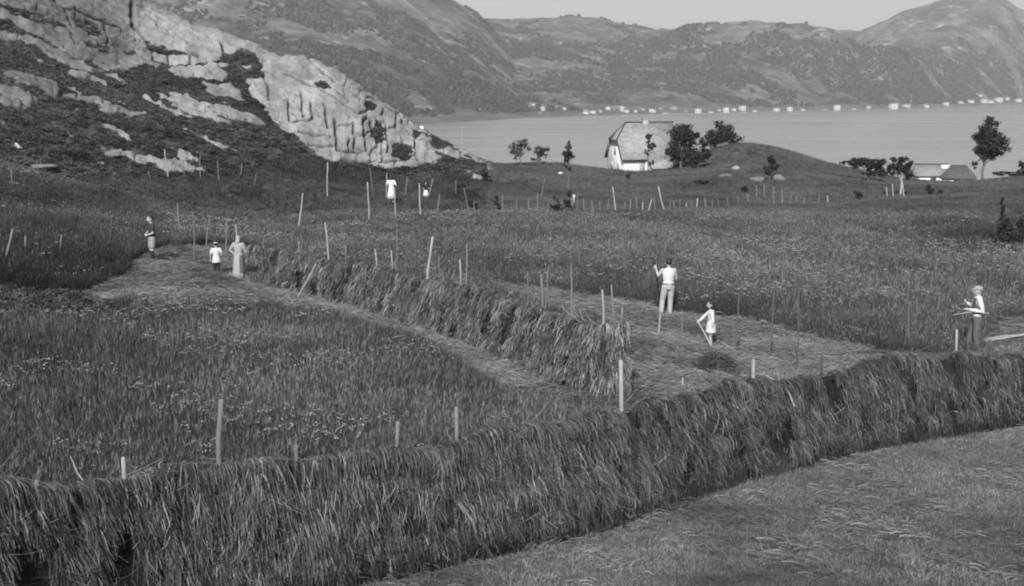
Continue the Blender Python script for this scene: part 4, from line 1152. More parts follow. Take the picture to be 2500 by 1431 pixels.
# hay heap by the girl
hp = hit(1745, 905); r = np.random.default_rng(3)
kk = math.hypot(hp[0], hp[1]) / F
n = 2600
th_ = r.uniform(0, 6.28, n); rr_ = np.sqrt(r.random(n)) * .42; zz_ = .48 * (1 - (rr_ / .46) ** 1.5)
q0 = np.stack([rr_ * np.cos(th_), rr_ * np.sin(th_), zz_ * r.uniform(.3, 1, n)], -1)
ou = np.stack([np.cos(th_), np.sin(th_), np.zeros(n)], -1); ax = unit(ou + r.normal(0, .8, (n, 3)) - np.array([0, 0, .7]))
v, q, own = ribbons(q0, q0 + ax * .12 + np.array([0, 0, .05]), q0 + ax * r.uniform(.15, .38, (n, 1)), .016 * r.uniform(.5, 1.5, n), unit(np.cross(ax, r.normal(size=(n, 3)))), 3)
v[:, 2] = np.maximum(v[:, 2], 0.0)
me = mesh_np('hay_heap', v, q); fattr(me, 'tone', (np.clip(r.lognormal(-.1, .45, n), .25, 2.5))[own])
link('hay_heap', me, M_HAY, label='small heap of cut hay at the feet of the girl', category='hay').location = hp
# ------------------------------------------------------------------ people at work
M_SKIN = grey('skin', .46, .10, 20, .6, .3)
M_HAIR = grey('dark_hair', .025, .3, 40, .5, .4)
M_EYE = grey('eye', .02, .1, 5, .2, .5)
M_COTTON = grey('white_cotton', .68, .07, 12, bump=.7, bscale=9)
M_LINEN = grey('pale_linen', .38, .10, 12, bump=.7, bscale=9)
M_KHAKI = grey('light_trousers', .42, .12, 10, bump=.7, bscale=9)
M_MID = grey('grey_wool', .13, .2, 20, bump=.3, bscale=20)
M_DARKC = grey('dark_cloth', .035, .25, 20, bump=.3, bscale=20)
M_LEATH = grey('leather', .03, .3, 20, .5, .4)
DEF = dict(shL=(-.105,0,.81), elL=(-.135,-.01,.635), wrL=(-.14,.03,.49), shR=(.105,0,.81), elR=(.135,-.01,.635), wrR=(.14,.03,.49),
           hiL=(-.052,0,.52), knL=(-.055,.012,.28), anL=(-.055,-.01,.045), hiR=(.052,0,.52), knR=(.055,.012,.28), anR=(.055,-.01,.045))
def person(label, px, py, Hm, rz, pose=None, hs=1.0, shirt=None, sleeve='long', trousers=None, tlen='long', skirt=None, skirt_hem=.06, hair=None, hairlong=False,
           cap=None, scarf=None, vest=None, belt=None, skirt_panel=None, socks=None, dmin=9, hem=None, flare=.101):
    J = {k: np.array(v) for k, v in {**DEF, **(pose or {})}.items()}
    base = hit(px, py, dmin)
    o = empty('person', base, rz, label=label, category='person', group='people in the hayfield')
    vx = .0115 / Hm * (Hm / 1.7) ** .3
    S_ = lambda m: (m.transform(__import__('mathutils').Matrix.Scale(Hm, 4)), m)[1]
    hc = np.array([0, .012, .862 + .068 * hs])
    b = MB()
    b.sect([(0,0,.49,.075,.055),(0,0,.53,.092,.064),(0,-.002,.62,.076,.055),(0,0,.72,.098,.064),(0,0,.78,.105,.062),(0,0,.82,.085,.05),(0,0,.84,.04,.036)])
    b.tube([(0,-.004,.82),(0,.004,.885)], [.034,.030], 12)
    b.ell(hc, (.046*hs,.056*hs,.066*hs)); b.ell(hc + np.array([0,.012*hs,-.038*hs]), (.032*hs,.036*hs,.030*hs))
    b.tube([hc + np.array([0,.052,.006])*hs, hc + np.array([0,.066,-.016])*hs], [.006*hs,.010*hs], 8)
    b.ell(hc + np.array([0,.052,-.034])*hs, (.016*hs,.010*hs,.006*hs)); b.ell(hc + np.array([0,.046,.014])*hs, (.034*hs,.012*hs,.008*hs))
    for s_ in (-1, 1): b.ell(hc + np.array([s_*.047,-.004,-.006])*hs, (.008*hs,.013*hs,.018*hs))
    for sd in 'LR':
        sh, el, wr, hi, kn, an = (J[k + sd] for k in ('sh','el','wr','hi','kn','an'))
        b.tube([sh, (sh+el)/2, el, (el*2+wr)/3, wr], [.034,.030,.024,.024,.016], 12)
        b.tube([hi, (hi+kn)/2, kn, (kn*2+an)/3, an], [.056,.046,.033,.034,.021], 12)
        b.tube([an + np.array([0,-.012,-.018]), an + np.array([0,.03,-.026]), an + np.array([0,.075,-.032])], [.020,.021,.016], 10)
        # hand: palm, four unequal bent fingers, thumb from the side of the palm
        d = unit(wr - el); ref = np.array([0, 1.0, 0]) if abs(d[1]) < .7 else np.array([0, 0, 1.0])
        sdv = unit(np.cross(d, ref)); nv = np.cross(sdv, d)
        b.tube([wr, wr + d*.022, wr + d*.046], [.014,.020,.019], 10)
        for f_, (off, ln) in enumerate([(-.017,.036),(-.006,.042),(.006,.039),(.016,.031)]):
            k0 = wr + d*.046 + sdv*off
            b.tube([k0, k0 + d*ln*.5 - nv*.004, k0 + d*ln*.85 - nv*.018], [.0062,.0058,.0050], 6)
        k0 = wr + d*.018 + sdv*.016*(1 if sd == 'L' else -1)
        t_ = unit(d + sdv*(1 if sd == 'L' else -1)*.9)
        b.tube([k0, k0 + t_*.022, k0 + t_*.036 - nv*.006], [.0075,.0068,.0055], 6)
    body = link('body', S_(remesh(b, 'body', vx * .9)), M_SKIN, o)
    for s_ in (-1, 1):
        e = MB().ell((hc + np.array([s_*.018,.0515,.0])*hs) , (.008*hs,.005*hs,.0055*hs), 8, 6)
        link('eye', S_(e.mesh('eye')), M_EYE, body)
    if hair:
        b = MB().ell(hc + np.array([0,-.012,.016])*hs, (.052*hs,.058*hs,.058*hs), 20, 14)
        if hairlong: b.ell(hc + np.array([0,-.026,-.03])*hs, (.060*hs,.046*hs,.066*hs), 18, 12)
        r = np.random.default_rng(int(px))
        for _ in range(14):
            u = unit(r.normal(size=3)); u[2] = abs(u[2]); u[1] = -abs(u[1]) * .8
            b.ell(hc + np.array([0,-.01,.016])*hs + u*np.array([.044,.05,.05])*hs, (.014*hs,.014*hs,.014*hs), 8, 6)
        link('hair', S_(remesh(b, 'hair', vx * .8)), hair, o)
    if cap:
        b = MB().ell(hc + np.array([0,-.004,.034])*hs, (.056*hs,.064*hs,.036*hs)); b.ell(hc + np.array([0,.058,.022])*hs, (.042*hs,.034*hs,.006*hs))
        link('cap', S_(remesh(b, 'cap', vx * .8)), cap, o)
    if scarf:
        b = MB().ell(hc + np.array([0,-.010,.012])*hs, (.056*hs,.062*hs,.064*hs)); b.ell(hc + np.array([0,-.035,-.04])*hs, (.050*hs,.036*hs,.045*hs))
        b.sect([(0,-.045,.80,.05,.012),(0,-.05,.85,.045,.02),(0,-.04,.89,.05,.03)])
        link('headscarf', S_(remesh(b, 'headscarf', vx)), scarf, o)
    def sleeves(b, full, ex):
        for sd in 'LR':
            sh, el, wr = J['sh'+sd], J['el'+sd], J['wr'+sd]
            if full == 'none': continue
            if full == 'short': b.tube([sh, sh*.35+el*.65], [.041+ex,.040+ex], 14)
            else: b.tube([sh, (sh+el)/2, el, (el+wr)/2, el*.08+wr*.92], [.041+ex,.037+ex,.033+ex,.030+ex,.024+ex], 14)
    if shirt:
        b = MB(); hz = hem or .555
        b.sect([(0,0,hz,flare,flare*.76),(0,0,max(.52, hz+.03),.5*flare+.052,.5*(flare*.76)+.037),(0,-.002,.62,.088,.066),(0,0,.72,.107,.073),(0,0,.78,.114,.070),(0,0,.822,.094,.058),(0,0,.846,.05,.045)])
        r = np.random.default_rng(int(px) + 5)
        for _ in range(8):
            a = r.uniform(0, 6.28); z_ = r.uniform(.56, .72)
            b.tube([(.088*math.cos(a),.066*math.sin(a),z_),(.094*math.cos(a+.2),.069*math.sin(a+.2),z_+.07)], [.006,.004], 6)
        sleeves(b, sleeve, 0)
        link('shirt', S_(remesh(b, 'shirt', vx)), shirt, o)
    if vest:
        b = MB().sect([(0,0,.515,.110,.083),(0,-.002,.62,.093,.071),(0,0,.72,.112,.078),(0,0,.79,.108,.072),(0,0,.828,.088,.058)])
        link('vest', S_(remesh(b, 'vest', vx)), vest, o)
    if trousers:
        b = MB().sect([(0,0,.475,.085,.070),(0,0,.53,.103,.077),(0,-.002,.60,.092,.069)])
        for sd in 'LR':
            hi, kn, an = J['hi'+sd], J['kn'+sd], J['an'+sd]
            if tlen == 'long': b.tube([hi, (hi+kn)/2, kn, (kn+an)/2, an + np.array([0,0,.0])], [.062,.055,.046,.044,.040], 16)
            else: b.tube([hi, (hi+kn)/2, kn*.8+hi*.2], [.062,.060,.054], 16)
            b.tube([hi*.5+kn*.5 + np.array([.03,-.03,0]), kn + np.array([.01,-.034,.02])], [.012,.006], 6)
        link('trousers' if tlen == 'long' else 'shorts', S_(remesh(b, 'trousers', vx)), trousers, o)
    if belt:
        a = np.arange(24) * 2 * math.pi / 24
        pts = np.stack([.100*np.cos(a), -.002+.075*np.sin(a), np.full(24, .578)], -1); pts = np.vstack([pts, pts[:1]])
        link('belt', S_(MB().tube(pts, .008, 6, caps=False).mesh('belt')), belt, o)
    if skirt:
        n = 48; a = np.arange(n) * 2 * math.pi / n; V = []
        rows_ = [(.605,.084,.062,0),(.56,.098,.076,.1),(.50,.112,.092,.3),(.40,.122,.104,.7),(skirt_hem + .14,.132,.116,1),(skirt_hem,.142,.126,1.2)]
        for z_, rx, ry, fo_ in rows_:
            w = 1 + .07 * fo_ * np.sin(a * 9 + z_ * 3) + .04 * fo_ * np.sin(a * 5 + 1)
            V.append(np.stack([rx*w*np.cos(a), ry*w*np.sin(a), np.full(n, z_)], -1))
        ins = [v_ * np.array([.94,.94,1]) for v_ in V[::-1]]
        V = np.concatenate(V + ins); m = len(rows_) * 2
        i = np.arange(m - 1)[:, None]*n; j = np.arange(n)[None]; k = (j+1) % n
        q = np.stack([i+j, i+n+j, i+n+k, i+k], -1).reshape(-1, 4)
        link('skirt', S_(mesh_np('skirt', V, q, True)), skirt, o)
    if skirt_panel:
        n = 14; a = np.linspace(R(200), R(340), n) if skirt_panel[1] < 0 else np.linspace(R(-60), R(60), n)
        V = []
        for z_, rx, ry in [(.60,.090,.068),(.50,.122,.104),(.36,.136,.120),(.20,.146,.130)]:
            w = 1.03 + .05*np.sin(a*9)
            V.append(np.stack([rx*w*np.cos(a), ry*w*np.sin(a), np.full(n, z_)], -1))
        V = np.concatenate(V); q = [(r_*n+c_, r_*n+c_+1, (r_+1)*n+c_+1, (r_+1)*n+c_) for r_ in range(3) for c_ in range(n-1)]
        V2 = V * np.array([.985,.985,1])
        b = MB(); b.add(V, q); b.add(V2, [t[::-1] for t in q])
        link('skirt_panel', S_(b.mesh('skirt_panel', True)), skirt_panel[0], o)
    for sd in 'LR':
        an, kn = J['an'+sd], J['kn'+sd]
        b = MB(); b.tube([an + np.array([0,-.018,-.010]), an + np.array([0,.03,-.020]), an + np.array([0,.082,-.030])], [.027,.027,.020], 12)
        b.tube([an + np.array([0,-.008,-.01]), an + np.array([0,-.004,.03])], [.026,.026], 12)
        link('shoe', S_(remesh(b, 'shoe', vx)), M_LEATH, o)
        if socks:
            b = MB().tube([kn*.85+an*.15, (kn+an)/2, an], [.037,.038,.027], 14)
            link('sock', S_(b.mesh('sock', True)), socks, o)
    def wp(joint):
        j = J[joint] * Hm; c, s_ = math.cos(rz), math.sin(rz)
        return base + np.array([j[0]*c - j[1]*s_, j[0]*s_ + j[1]*c, j[2]])
    return o, base, wp
_, mb_, mwp = person('man in white shirt and light trousers, back turned, raising a scythe', 1630, 774, 1.74, R(6),
    dict(elL=(-.175,.03,.70), wrL=(-.205,.06,.815), elR=(.15,.05,.65), wrR=(.10,.14,.60), anL=(-.125,-.03,.045), knL=(-.095,.02,.285), anR=(.035,-.01,.045), knR=(.045,.018,.285), hiL=(-.056,0,.52)),
    shirt=M_COTTON, sleeve='none', trousers=M_KHAKI, belt=M_DARKC, hair=M_HAIR)
_, gb_, gwp = person('dark-haired girl in white blouse with bare legs, holding a rake', 1734, 855, 1.25, R(84),
    dict(elR=(.13,.11,.70), wrR=(.08,.235,.585), elL=(-.145,-.03,.64), wrL=(-.12,-.01,.49), anL=(-.04,-.02,.045), anR=(.05,.02,.045)), hs=1.25,
    shirt=M_COTTON, sleeve='long', hem=.37, flare=.15, trousers=M_LINEN, tlen='short', hair=M_HAIR, hairlong=True)
_, bb_, bwp = person('boy in dark jumper, pale shorts and dark socks standing alone at left', 373, 640, 1.56, R(125),
    dict(elL=(-.15,.02,.64), wrL=(-.05,.10,.60), elR=(.15,.02,.64), wrR=(.05,.10,.61), anL=(-.04,.01,.045), anR=(.05,-.03,.045)), hs=1.12,
    shirt=grey('dark_jumper', .055, .3, 20), sleeve='short', trousers=grey('pale_shorts', .32, .12, 10), tlen='short', belt=M_DARKC, hair=M_HAIR, socks=M_DARKC)
_, cb_, cwp = person('child in white shirt, pale cap and dark trousers beside the woman', 530, 677, 1.18, R(18),
    dict(elL=(-.16,0,.66), wrL=(-.16,.05,.53), elR=(.16,0,.66), wrR=(.15,.08,.55)), hs=1.25,
    shirt=M_COTTON, sleeve='short', hem=.42, flare=.125, trousers=M_DARKC, hair=M_HAIR, cap=M_LINEN)
_, wb_, wwp = person('woman in pale headscarf and long light dress at the end of the rack', 585, 687, 1.58, R(-14),
    dict(elL=(-.195,-.01,.67), wrL=(-.10,.02,.585), elR=(.15,.04,.65), wrR=(.12,.13,.56)),
    shirt=M_LINEN, sleeve='long', skirt=M_LINEN, skirt_hem=.045, scarf=M_LINEN, hair=M_HAIR, skirt_panel=(M_MID, 1))  # grey panel over the right side of the skirt
_, rb_, rwp = person('man in white shirtsleeves, grey vest and grey trousers at far right', 2380, 864, 1.76, R(78),
    dict(elL=(-.14,-.05,.64), wrL=(-.07,.13,.66), elR=(.13,.06,.67), wrR=(.05,.15,.74), anL=(-.05,-.03,.045), anR=(.055,.10,.045), knR=(.055,.07,.285)),
    shirt=M_COTTON, sleeve='long', vest=M_MID, trousers=M_MID, hair=grey('grey_hair', .22, .2, 30), cap=M_LINEN)
_, fb_, fwp = person('woman in white dress, back turned, among stakes below the cliff', 956, 500, 1.62, R(-12),
    dict(elL=(-.18,-.01,.66), wrL=(-.13,.08,.60), elR=(.17,.0,.66), wrR=(.14,.10,.60)),
    shirt=M_COTTON, sleeve='short', skirt=M_COTTON, skirt_hem=.2, hair=M_HAIR, hairlong=True)
_, kb_, kwp = person('child in dark top and white skirt near the rock foot', 1040, 492, 1.22, R(-35),
    dict(elR=(.15,.05,.66), wrR=(.12,.14,.58)), hs=1.2, shirt=M_DARKC, sleeve='short', skirt=M_COTTON, skirt_hem=.24, hair=M_HAIR)

# ------------------------------------------------------------------ tools
M_WOOD = grey('worn_wood', .40, .25, 6, stretch=(1, 1, .2))
M_WOODD = grey('dark_worn_wood', .025, .25, 6, stretch=(1, 1, .2))
M_STEEL = grey('scythe_steel', .05, .2, 6, .45, .5)
hand = mwp('wrL') + np.array([-.03, .06, .06])
yv = hand[1]
def inpl(px, py, y_):
    r = ray(px, py); return np.array([0, 0, CAMZ]) + r * (y_ / r[1])
s0, s1 = inpl(1613, 752, yv), inpl(1598, 641, yv)
so = empty('scythe', s0, 0, label='scythe held upright with its curved blade above the hand', category='scythe')
L0 = lambda p_: np.asarray(p_) - s0
b = MB().tube([L0(s0), L0(s0*.5+s1*.5), L0(s1)], [.020,.021,.020], 8); link('shaft', b.mesh('shaft', True), M_WOODD, so)
g = inpl(1606, 672, yv)
b = MB().tube([L0(g), L0(g) + np.array([.07,-.05,.02]), L0(g) + np.array([.15,-.08,.02])], [.014,.013,.012], 8); link('grip', b.mesh('grip', True), M_WOODD, so)
bp = [inpl(x_, y_, yv + dy) for x_, y_, dy in ((1598,642,0),(1597,636,.0),(1594,631,-.03),(1588,630,-.10),(1580,633,-.2))]
n = len(bp); V = []
for i_, p_ in enumerate(bp):
    w = .045 * (1 - i_ / (n - .3)); V += [L0(p_) + np.array([0,0,w]), L0(p_) + np.array([0,.004,-w]), L0(p_) + np.array([.004,.01,w])]
q = []
for i_ in range(n - 1):
    a = i_ * 3; q += [(a, a+1, a+4, a+3), (a+1, a+2, a+5, a+4), (a+2, a, a+3, a+5)]
b = MB(); b.add(V, q); link('blade', b.mesh('blade'), M_STEEL, so)
def rake(foot, top, label, mat, head=True, wide=.55):
    o = empty('hay_rake', foot, 0, label=label, category='rake', group='hay rakes')
    t_ = np.asarray(top) - np.asarray(foot)
    link('handle', MB().tube([(0,0,0), t_*.5 + np.array([.01,0,0]), t_], [.019,.018,.016], 8).mesh('handle', True), mat, o)
    if head:
        ax = unit(np.cross(t_, np.array([0, 1.0, .2]))); pr = unit(np.cross(ax, t_))
        hd = link('rake_head', MB().tube([-ax*wide/2, ax*wide/2], .022, 8).mesh('rake_head', True), mat, o)
        tm = MB().tube([(0,0,0), pr*.04, pr*.09], [.009,.008,.004], 5).mesh('tooth')
        for k_ in range(11):
            tt2 = link('tooth', tm, mat, hd); tt2.location = ax * (k_/10 - .5) * wide * .94
    return o
f0 = hit(723, 737) + np.array([0, -.15, 0])
rake(f0 + np.array([0, 0, .03]), top_at(771, 645, f0 + np.array([0, .10, 0])), 'pale rake leaning against the front of the long rack', M_STAKEP)
f0 = hit(1738, 858)
rake(f0 + np.array([.02,-.12,.04]), gwp('wrR') + np.array([-.06, -.02, .02]), 'wooden rake in the hands of the girl in white', M_WOOD, True, .4)
kp = kwp('wrR')
rake(kp + np.array([-.05, .02, -.35]), top_at(1057, 436, kp), 'long rake handle held by the far child near the rocks', M_STAKEP, False)
k0 = rwp('wrL')
link('stick', MB().tube([(.55,0,-.02),(0,0,0),(-.35,-.02,-.06)], [.012,.014,.011], 8).mesh('stick', True), M_STAKEP, label='short pale stick held across by the man at far right', category='stick').location = k0 + np.array([-.05, -.02, -.07])
# ------------------------------------------------------------------ grass, flowers, heather
def tuft(name, seed, n, hgt, rad, wid, lean, mat, seedhead=0.0, segs=2):
    r = np.random.default_rng(seed)
    a = r.uniform(0, 6.28, n); rr_ = np.sqrt(r.random(n)) * rad
    p0 = np.stack([rr_*np.cos(a), rr_*np.sin(a), np.full(n, -.04)], -1)
    h = hgt * r.uniform(.45, 1.1, n)
    b_ = r.uniform(0, 6.28, n); l = h * np.abs(r.normal(0, lean, n))
    dv = np.stack([np.cos(b_), np.sin(b_), np.zeros(n)], -1)
    up = np.array([0, 0, 1.0])
    p1 = p0 + up * (h * .6)[:, None] + dv * (l * .25)[:, None]; p2 = p0 + up * h[:, None] * .98 + dv * l[:, None]
    c_ = r.uniform(0, 6.28, n); wd = np.stack([np.cos(c_), np.sin(c_), np.zeros(n)], -1)
    v, q, own = ribbons(p0, p1, p2, wid * r.uniform(.6, 1.4, n), wd, segs, .2)
    tn = r.uniform(.7, 1.3, n)[own]
    V, Q, T = [v], [q], [tn]; k = len(v)
    if seedhead:
        m = max(1, int(n * seedhead)); s0 = p2[:m]
        v2, q2, o2 = ribbons(s0 - up*.02, s0 + up*.03, s0 + up*.08 + dv[:m]*.03, np.full(m, wid*2.0), wd[:m], 1, .3)
        V.append(v2); Q.append(q2 + k); T.append(np.full(len(v2), 1.9)); k += len(v2)
    me = mesh_np(name, np.concatenate(V), np.concatenate(Q)); fattr(me, 'blade', np.concatenate(T)); me.materials.append(mat); return me
def grass_mat(name, base, var=.3):
    m, nt, b = new_mat(name)
    a = N(nt, 'ShaderNodeAttribute', attribute_name='tone', attribute_type='INSTANCER'); c = N(nt, 'ShaderNodeAttribute', attribute_name='blade')
    x_ = mth(nt, 'MULTIPLY', mth(nt, 'MULTIPLY', a.outputs['Fac'], c.outputs['Fac']), base)
    nt.links.new(x_, b.inputs['Base Color']); b.inputs['Roughness'].default_value = .75
    tr = N(nt, 'ShaderNodeBsdfTranslucent'); nt.links.new(x_, tr.inputs['Color'])
    ms = N(nt, 'ShaderNodeMixShader'); ms.inputs[0].default_value = .25
    nt.links.new(b.outputs[0], ms.inputs[1]); nt.links.new(tr.outputs[0], ms.inputs[2])
    nt.links.new(ms.outputs[0], nt.nodes['Material Output'].inputs['Surface']); return m
M_GRASS = grass_mat('meadow_grass_blades', .082)
M_STUB = grass_mat('mown_stubble', .23)
def polar_pts(n, a0, a1, d0, d1):
    d = np.sqrt(rng.uniform(d0 * d0, d1 * d1, n)); a = np.radians(rng.uniform(a0, a1, n))
    x_ = d * np.sin(a); y_ = d * np.cos(a); return np.stack([x_, y_, H(x_, y_)], -1), d
def hillside(p):
    a = np.degrees(np.arctan2(p[:, 0], p[:, 1])); d = np.hypot(p[:, 0], p[:, 1])
    return (d > 65) & (d < 125) & (a > -26.5) & (a < -1.5)
def near_rack(p, rk, w):
    c = rk.c[::4, :2]; out = np.zeros(len(p), bool)
    for i in range(0, len(p), 20000):
        s_ = p[i:i+20000, :2]
        out[i:i+20000] = (((s_[:, None] - c[None]) ** 2).sum(-1).min(1)) < w * w
    return out
TALL = [tuft('tall_tuft_%d' % i, 60 + i, 26, .46, .13, .011, .32, M_GRASS, .12) for i in range(6)]
MIDT = [tuft('wide_tuft_%d' % i, 80 + i, 34, .40, .24, .018, .4, M_GRASS, .12) for i in range(6)]
SHORT = [tuft('short_tuft_%d' % i, 95 + i, 22, .20, .26, .03, .8, M_GRASS, 0) for i in range(5)]
STALK = [tuft('stalk_tuft_%d' % i, 210 + i, 6, .74, .16, .007, .16, M_GRASS, 1.0) for i in range(3)] + [tuft('broad_leaf_%d' % i, 220 + i, 12, .30, .10, .045, .7, M_GRASS, 0) for i in range(3)]
PTS, TN, ID, SCL = [], [], [], []
for n, d0, d1, kind in [(60000, 12, 30, 0), (70000, 30, 48, 0), (66000, 48, 84, 1), (34000, 84, 140, 2)]:
    p, d = polar_pts(n, -28, 28, d0, d1)
    if kind < 2:
        kp = ~(zone(p, MOWN, 6) | zone(p, [FRONT], 3) | zone(p, HEATH, 8)) & ~hillside(p) & ~near_rack(p, RA, .3) & ~near_rack(p, RB, 1.15)
    else: kp = ~hillside(p)
    p, d = p[kp], d[kp]
    if kind == 1:
        ppx, ppy = proj(p)
        kp2 = ppy > 526 + 22 * fbm(p[:, 0] / 4, p[:, 1] / 4, 7)
        lo = ~kp2
    else: lo = np.zeros(len(p), bool)
    n = len(p)
    t = 1 + fbm(p[:, 0] / 7, p[:, 1] / 7, 201, 4) * 1.3 + fbm(p[:, 0] / 1.6, p[:, 1] / 1.6, 205, 3) * .9
    hh = 1 + fbm(p[:, 0] / 5, p[:, 1] / 5, 211, 3) * .8
    if kind == 1: hh = hh * .72
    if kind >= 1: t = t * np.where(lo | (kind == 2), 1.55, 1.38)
    if kind == 0 and d0 == 30: t = t * 1.26
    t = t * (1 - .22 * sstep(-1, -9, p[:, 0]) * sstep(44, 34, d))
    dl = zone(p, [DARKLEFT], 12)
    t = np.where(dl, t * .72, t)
    ii = np.where(lo | (kind == 2), 12 + rng.integers(0, 5, n), (0 if kind == 0 else 6) + rng.integers(0, 6, n))
    alt = (rng.random(n) < .16 + fbm(p[:, 0] / 2.5, p[:, 1] / 2.5, 217, 3) * .5) & (ii < 12)
    kinds_ = rng.integers(0, 6, n); ii = np.where(alt, 17 + kinds_, ii)
    t = np.where(alt, t * np.where(kinds_ < 3, 1.35, .8), t)
    s_ = rng.uniform(.75, 1.2, n)
    PTS.append(p); TN.append(np.clip(t * rng.uniform(.84, 1.18, n), .3, 2.2)); ID.append(ii)
    SCL.append(np.stack([s_, s_, s_ * np.clip(hh, .55, 1.4)], -1))
PT = np.concatenate(PTS); n = len(PT)
rot = np.stack([rng.normal(0, .10, n), rng.normal(0, .10, n), rng.uniform(0, 6.28, n)], -1)
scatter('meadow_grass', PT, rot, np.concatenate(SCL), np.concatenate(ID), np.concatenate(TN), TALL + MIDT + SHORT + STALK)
# mown ground: stubble and loose cut grass lying in swathes
ST = [tuft('stubble_%d' % i, 120 + i, 34, .075, .15, .010, .9, M_STUB, 0, 1) for i in range(4)]
def loose(name, seed, n, mat, wid):
    r = np.random.default_rng(seed)
    a = r.normal(0, .8, n); c = r.normal(0, .13, (n, 2)); L = r.uniform(.07, .22, n)
    dv = np.stack([np.cos(a), np.sin(a), np.zeros(n)], -1)
    p0 = np.stack([c[:, 0], c[:, 1], r.uniform(.01, .07, n)], -1) - dv * (L / 2)[:, None]
    p2 = p0 + dv * L[:, None]; p1 = (p0 + p2) / 2 + np.array([0, 0, .03])
    wd = unit(np.cross(dv, r.normal(size=(n, 3))))
    v, q, own = ribbons(p0, p1, p2, wid * r.uniform(.6, 1.4, n), wd, 2, .3)
    me = mesh_np(name, v, q); fattr(me, 'blade', r.uniform(.6, 1.25, n)[own]); me.materials.append(mat); return me
LO = [loose('cut_grass_%d' % i, 140 + i, 40, M_STUB, .009) for i in range(4)]
p = np.concatenate([polar_pts(108000, -27, 27, 10, 46)[0], polar_pts(22000, 27, 42, 9, 30)[0], polar_pts(9000, -42, -27, 9, 24)[0]]); d = np.hypot(p[:, 0], p[:, 1])
mz = zone(p, MOWN, 6); fz = zone(p, [FRONT], 3)
kp = (mz | fz | near_rack(p, RB, 1.2)) & ~near_rack(p, RB, .25)
p, d, fz = p[kp], d[kp], fz[kp]
n = len(p)
sw = fbm(p[:, 0] / 1.1 + p[:, 1] * .3, p[:, 1] / 3.0, 231, 3)
isl = rng.random(n) < np.where(fz, .02, .45) + sw * np.where(fz, .22, .8)
ii = np.where(isl, 4 + rng.integers(0, 4, n), rng.integers(0, 4, n))
t = 1 + fbm(p[:, 0] / 2.5, p[:, 1] / 2.5, 241, 4) * 1.1 + fbm((p[:, 0] * .8 + p[:, 1] * .5) / .7, (p[:, 1] * .8 - p[:, 0] * .5) / 3, 243, 3) * .9 + fbm(p[:, 0] / .35, p[:, 1] / .35, 247, 2) * .6 + np.where(fz, fbm(p[:, 0] / 1.1, p[:, 1] / .8, 249, 3) * 1.0, 0)
s_ = rng.uniform(.6, 1.4, n) * np.where(d > 25, 1.25, 1.0)
al = np.where(fz, R(-35), R(-12)) + rng.normal(0, .5, n)
rot = np.stack([rng.normal(0, .08, n), rng.normal(0, .08, n), np.where(isl, al, rng.uniform(0, 6.28, n))], -1)
scatter('mown_grass', p, rot, np.stack([s_, s_, s_], -1), ii, np.clip(t * rng.uniform(.7, 1.3, n), .3, 2.2), ST + LO)
# raked windrows of loose hay
WR = [[(1200,704),(1330,718),(1480,742),(1600,766)],[(1540,824),(1640,840),(1730,864),(1790,892)],[(1760,786),(1880,808),(2000,847),(2090,870)],[(1560,908),(1680,928),(1800,942),(1900,930)],
      [(690,722),(860,768),(1000,806),(1130,860),(1230,912),(1310,962)],[(240,738),(420,728),(600,724)],[(400,690),(520,702)],[(1620,880),(1720,905)],[(1850,850),(1960,885)]]
wp_, wt_ = [], []
for i, w_ in enumerate(WR):
    q_ = np.array([hit(a, c) for a, c in w_]); l_ = np.r_[0, np.cumsum(np.linalg.norm(np.diff(q_[:, :2], axis=0), axis=1))]
    n_ = int(l_[-1] * 42); u_ = rng.uniform(0, l_[-1], n_)
    c_ = np.stack([np.interp(u_, l_, q_[:, k]) for k in range(3)], -1)
    c_[:, :2] += rng.normal(0, .16, (n_, 2)) + (np.stack([fbm(u_ / 1.5, u_ * 0, 500 + i, 3), fbm(u_ / 1.5, u_ * 0, 520 + i, 3)], -1) * .8)
    c_[:, 2] = H(c_[:, 0], c_[:, 1]) + np.abs(rng.normal(0, .05, n_)); wp_.append(c_)
    wt_.append(np.clip(1.25 + fbm(u_ / .6, u_ * 0, 540 + i, 3) * 1.2, .5, 2.2))
p = np.concatenate(wp_); n = len(p); s_ = rng.uniform(.9, 1.5, n)
scatter('raked_hay', p, np.stack([rng.normal(0, .2, n), rng.normal(0, .2, n), R(-14) + rng.normal(0, .5, n)], -1), np.stack([s_]*3, -1), rng.integers(0, 4, n), np.concatenate(wt_), LO)
# white flowers
M_FLOW = grey('white_flower', .70, .1, 20)
M_STEM = grey('flower_stem', .06, .2, 20)
def flower(name, seed):
    r = np.random.default_rng(seed); b = MB()
    for _ in range(4):
        c = np.array([r.normal(0, .05), r.normal(0, .05), r.uniform(-.05, .04)])
        b.ell(c, (.020, .020, .010), 6, 4)
        b.tube([c - np.array([0, 0, .30]), c - np.array([0, 0, .01])], .0025, 3, caps=False)
    me = b.mesh(name); me.materials.append(M_FLOW); me.materials.append(M_STEM)
    for pl in me.polygons: pl.material_index = 1 if pl.center.z < -.08 else 0
    return me
FL = [flower('flower_%d' % i, 170 + i) for i in range(4)]
p, d = polar_pts(36000, -26, 26, 13, 62)
kp = ~(zone(p, MOWN, 4) | zone(p, [FRONT], 3) | zone(p, HEATH, 8)) & ~near_rack(p, RA, .4) & ~near_rack(p, RB, .4) & ~hillside(p)
p, d = p[kp], d[kp]
cl = fbm(p[:, 0] / 1.4, p[:, 1] / 1.4, 251, 3) + fbm(p[:, 0] / 9, p[:, 1] / 9, 253, 2) * .8
kp = (cl > np.where(d < 32, .08, .13)) & (rng.random(len(p)) < np.where(zone(p, [DARKLEFT], 12), .08, np.where(d < 32, .9, .55)))
p = p[kp]; n = len(p); p[:, 2] += rng.uniform(.44, .60, n)
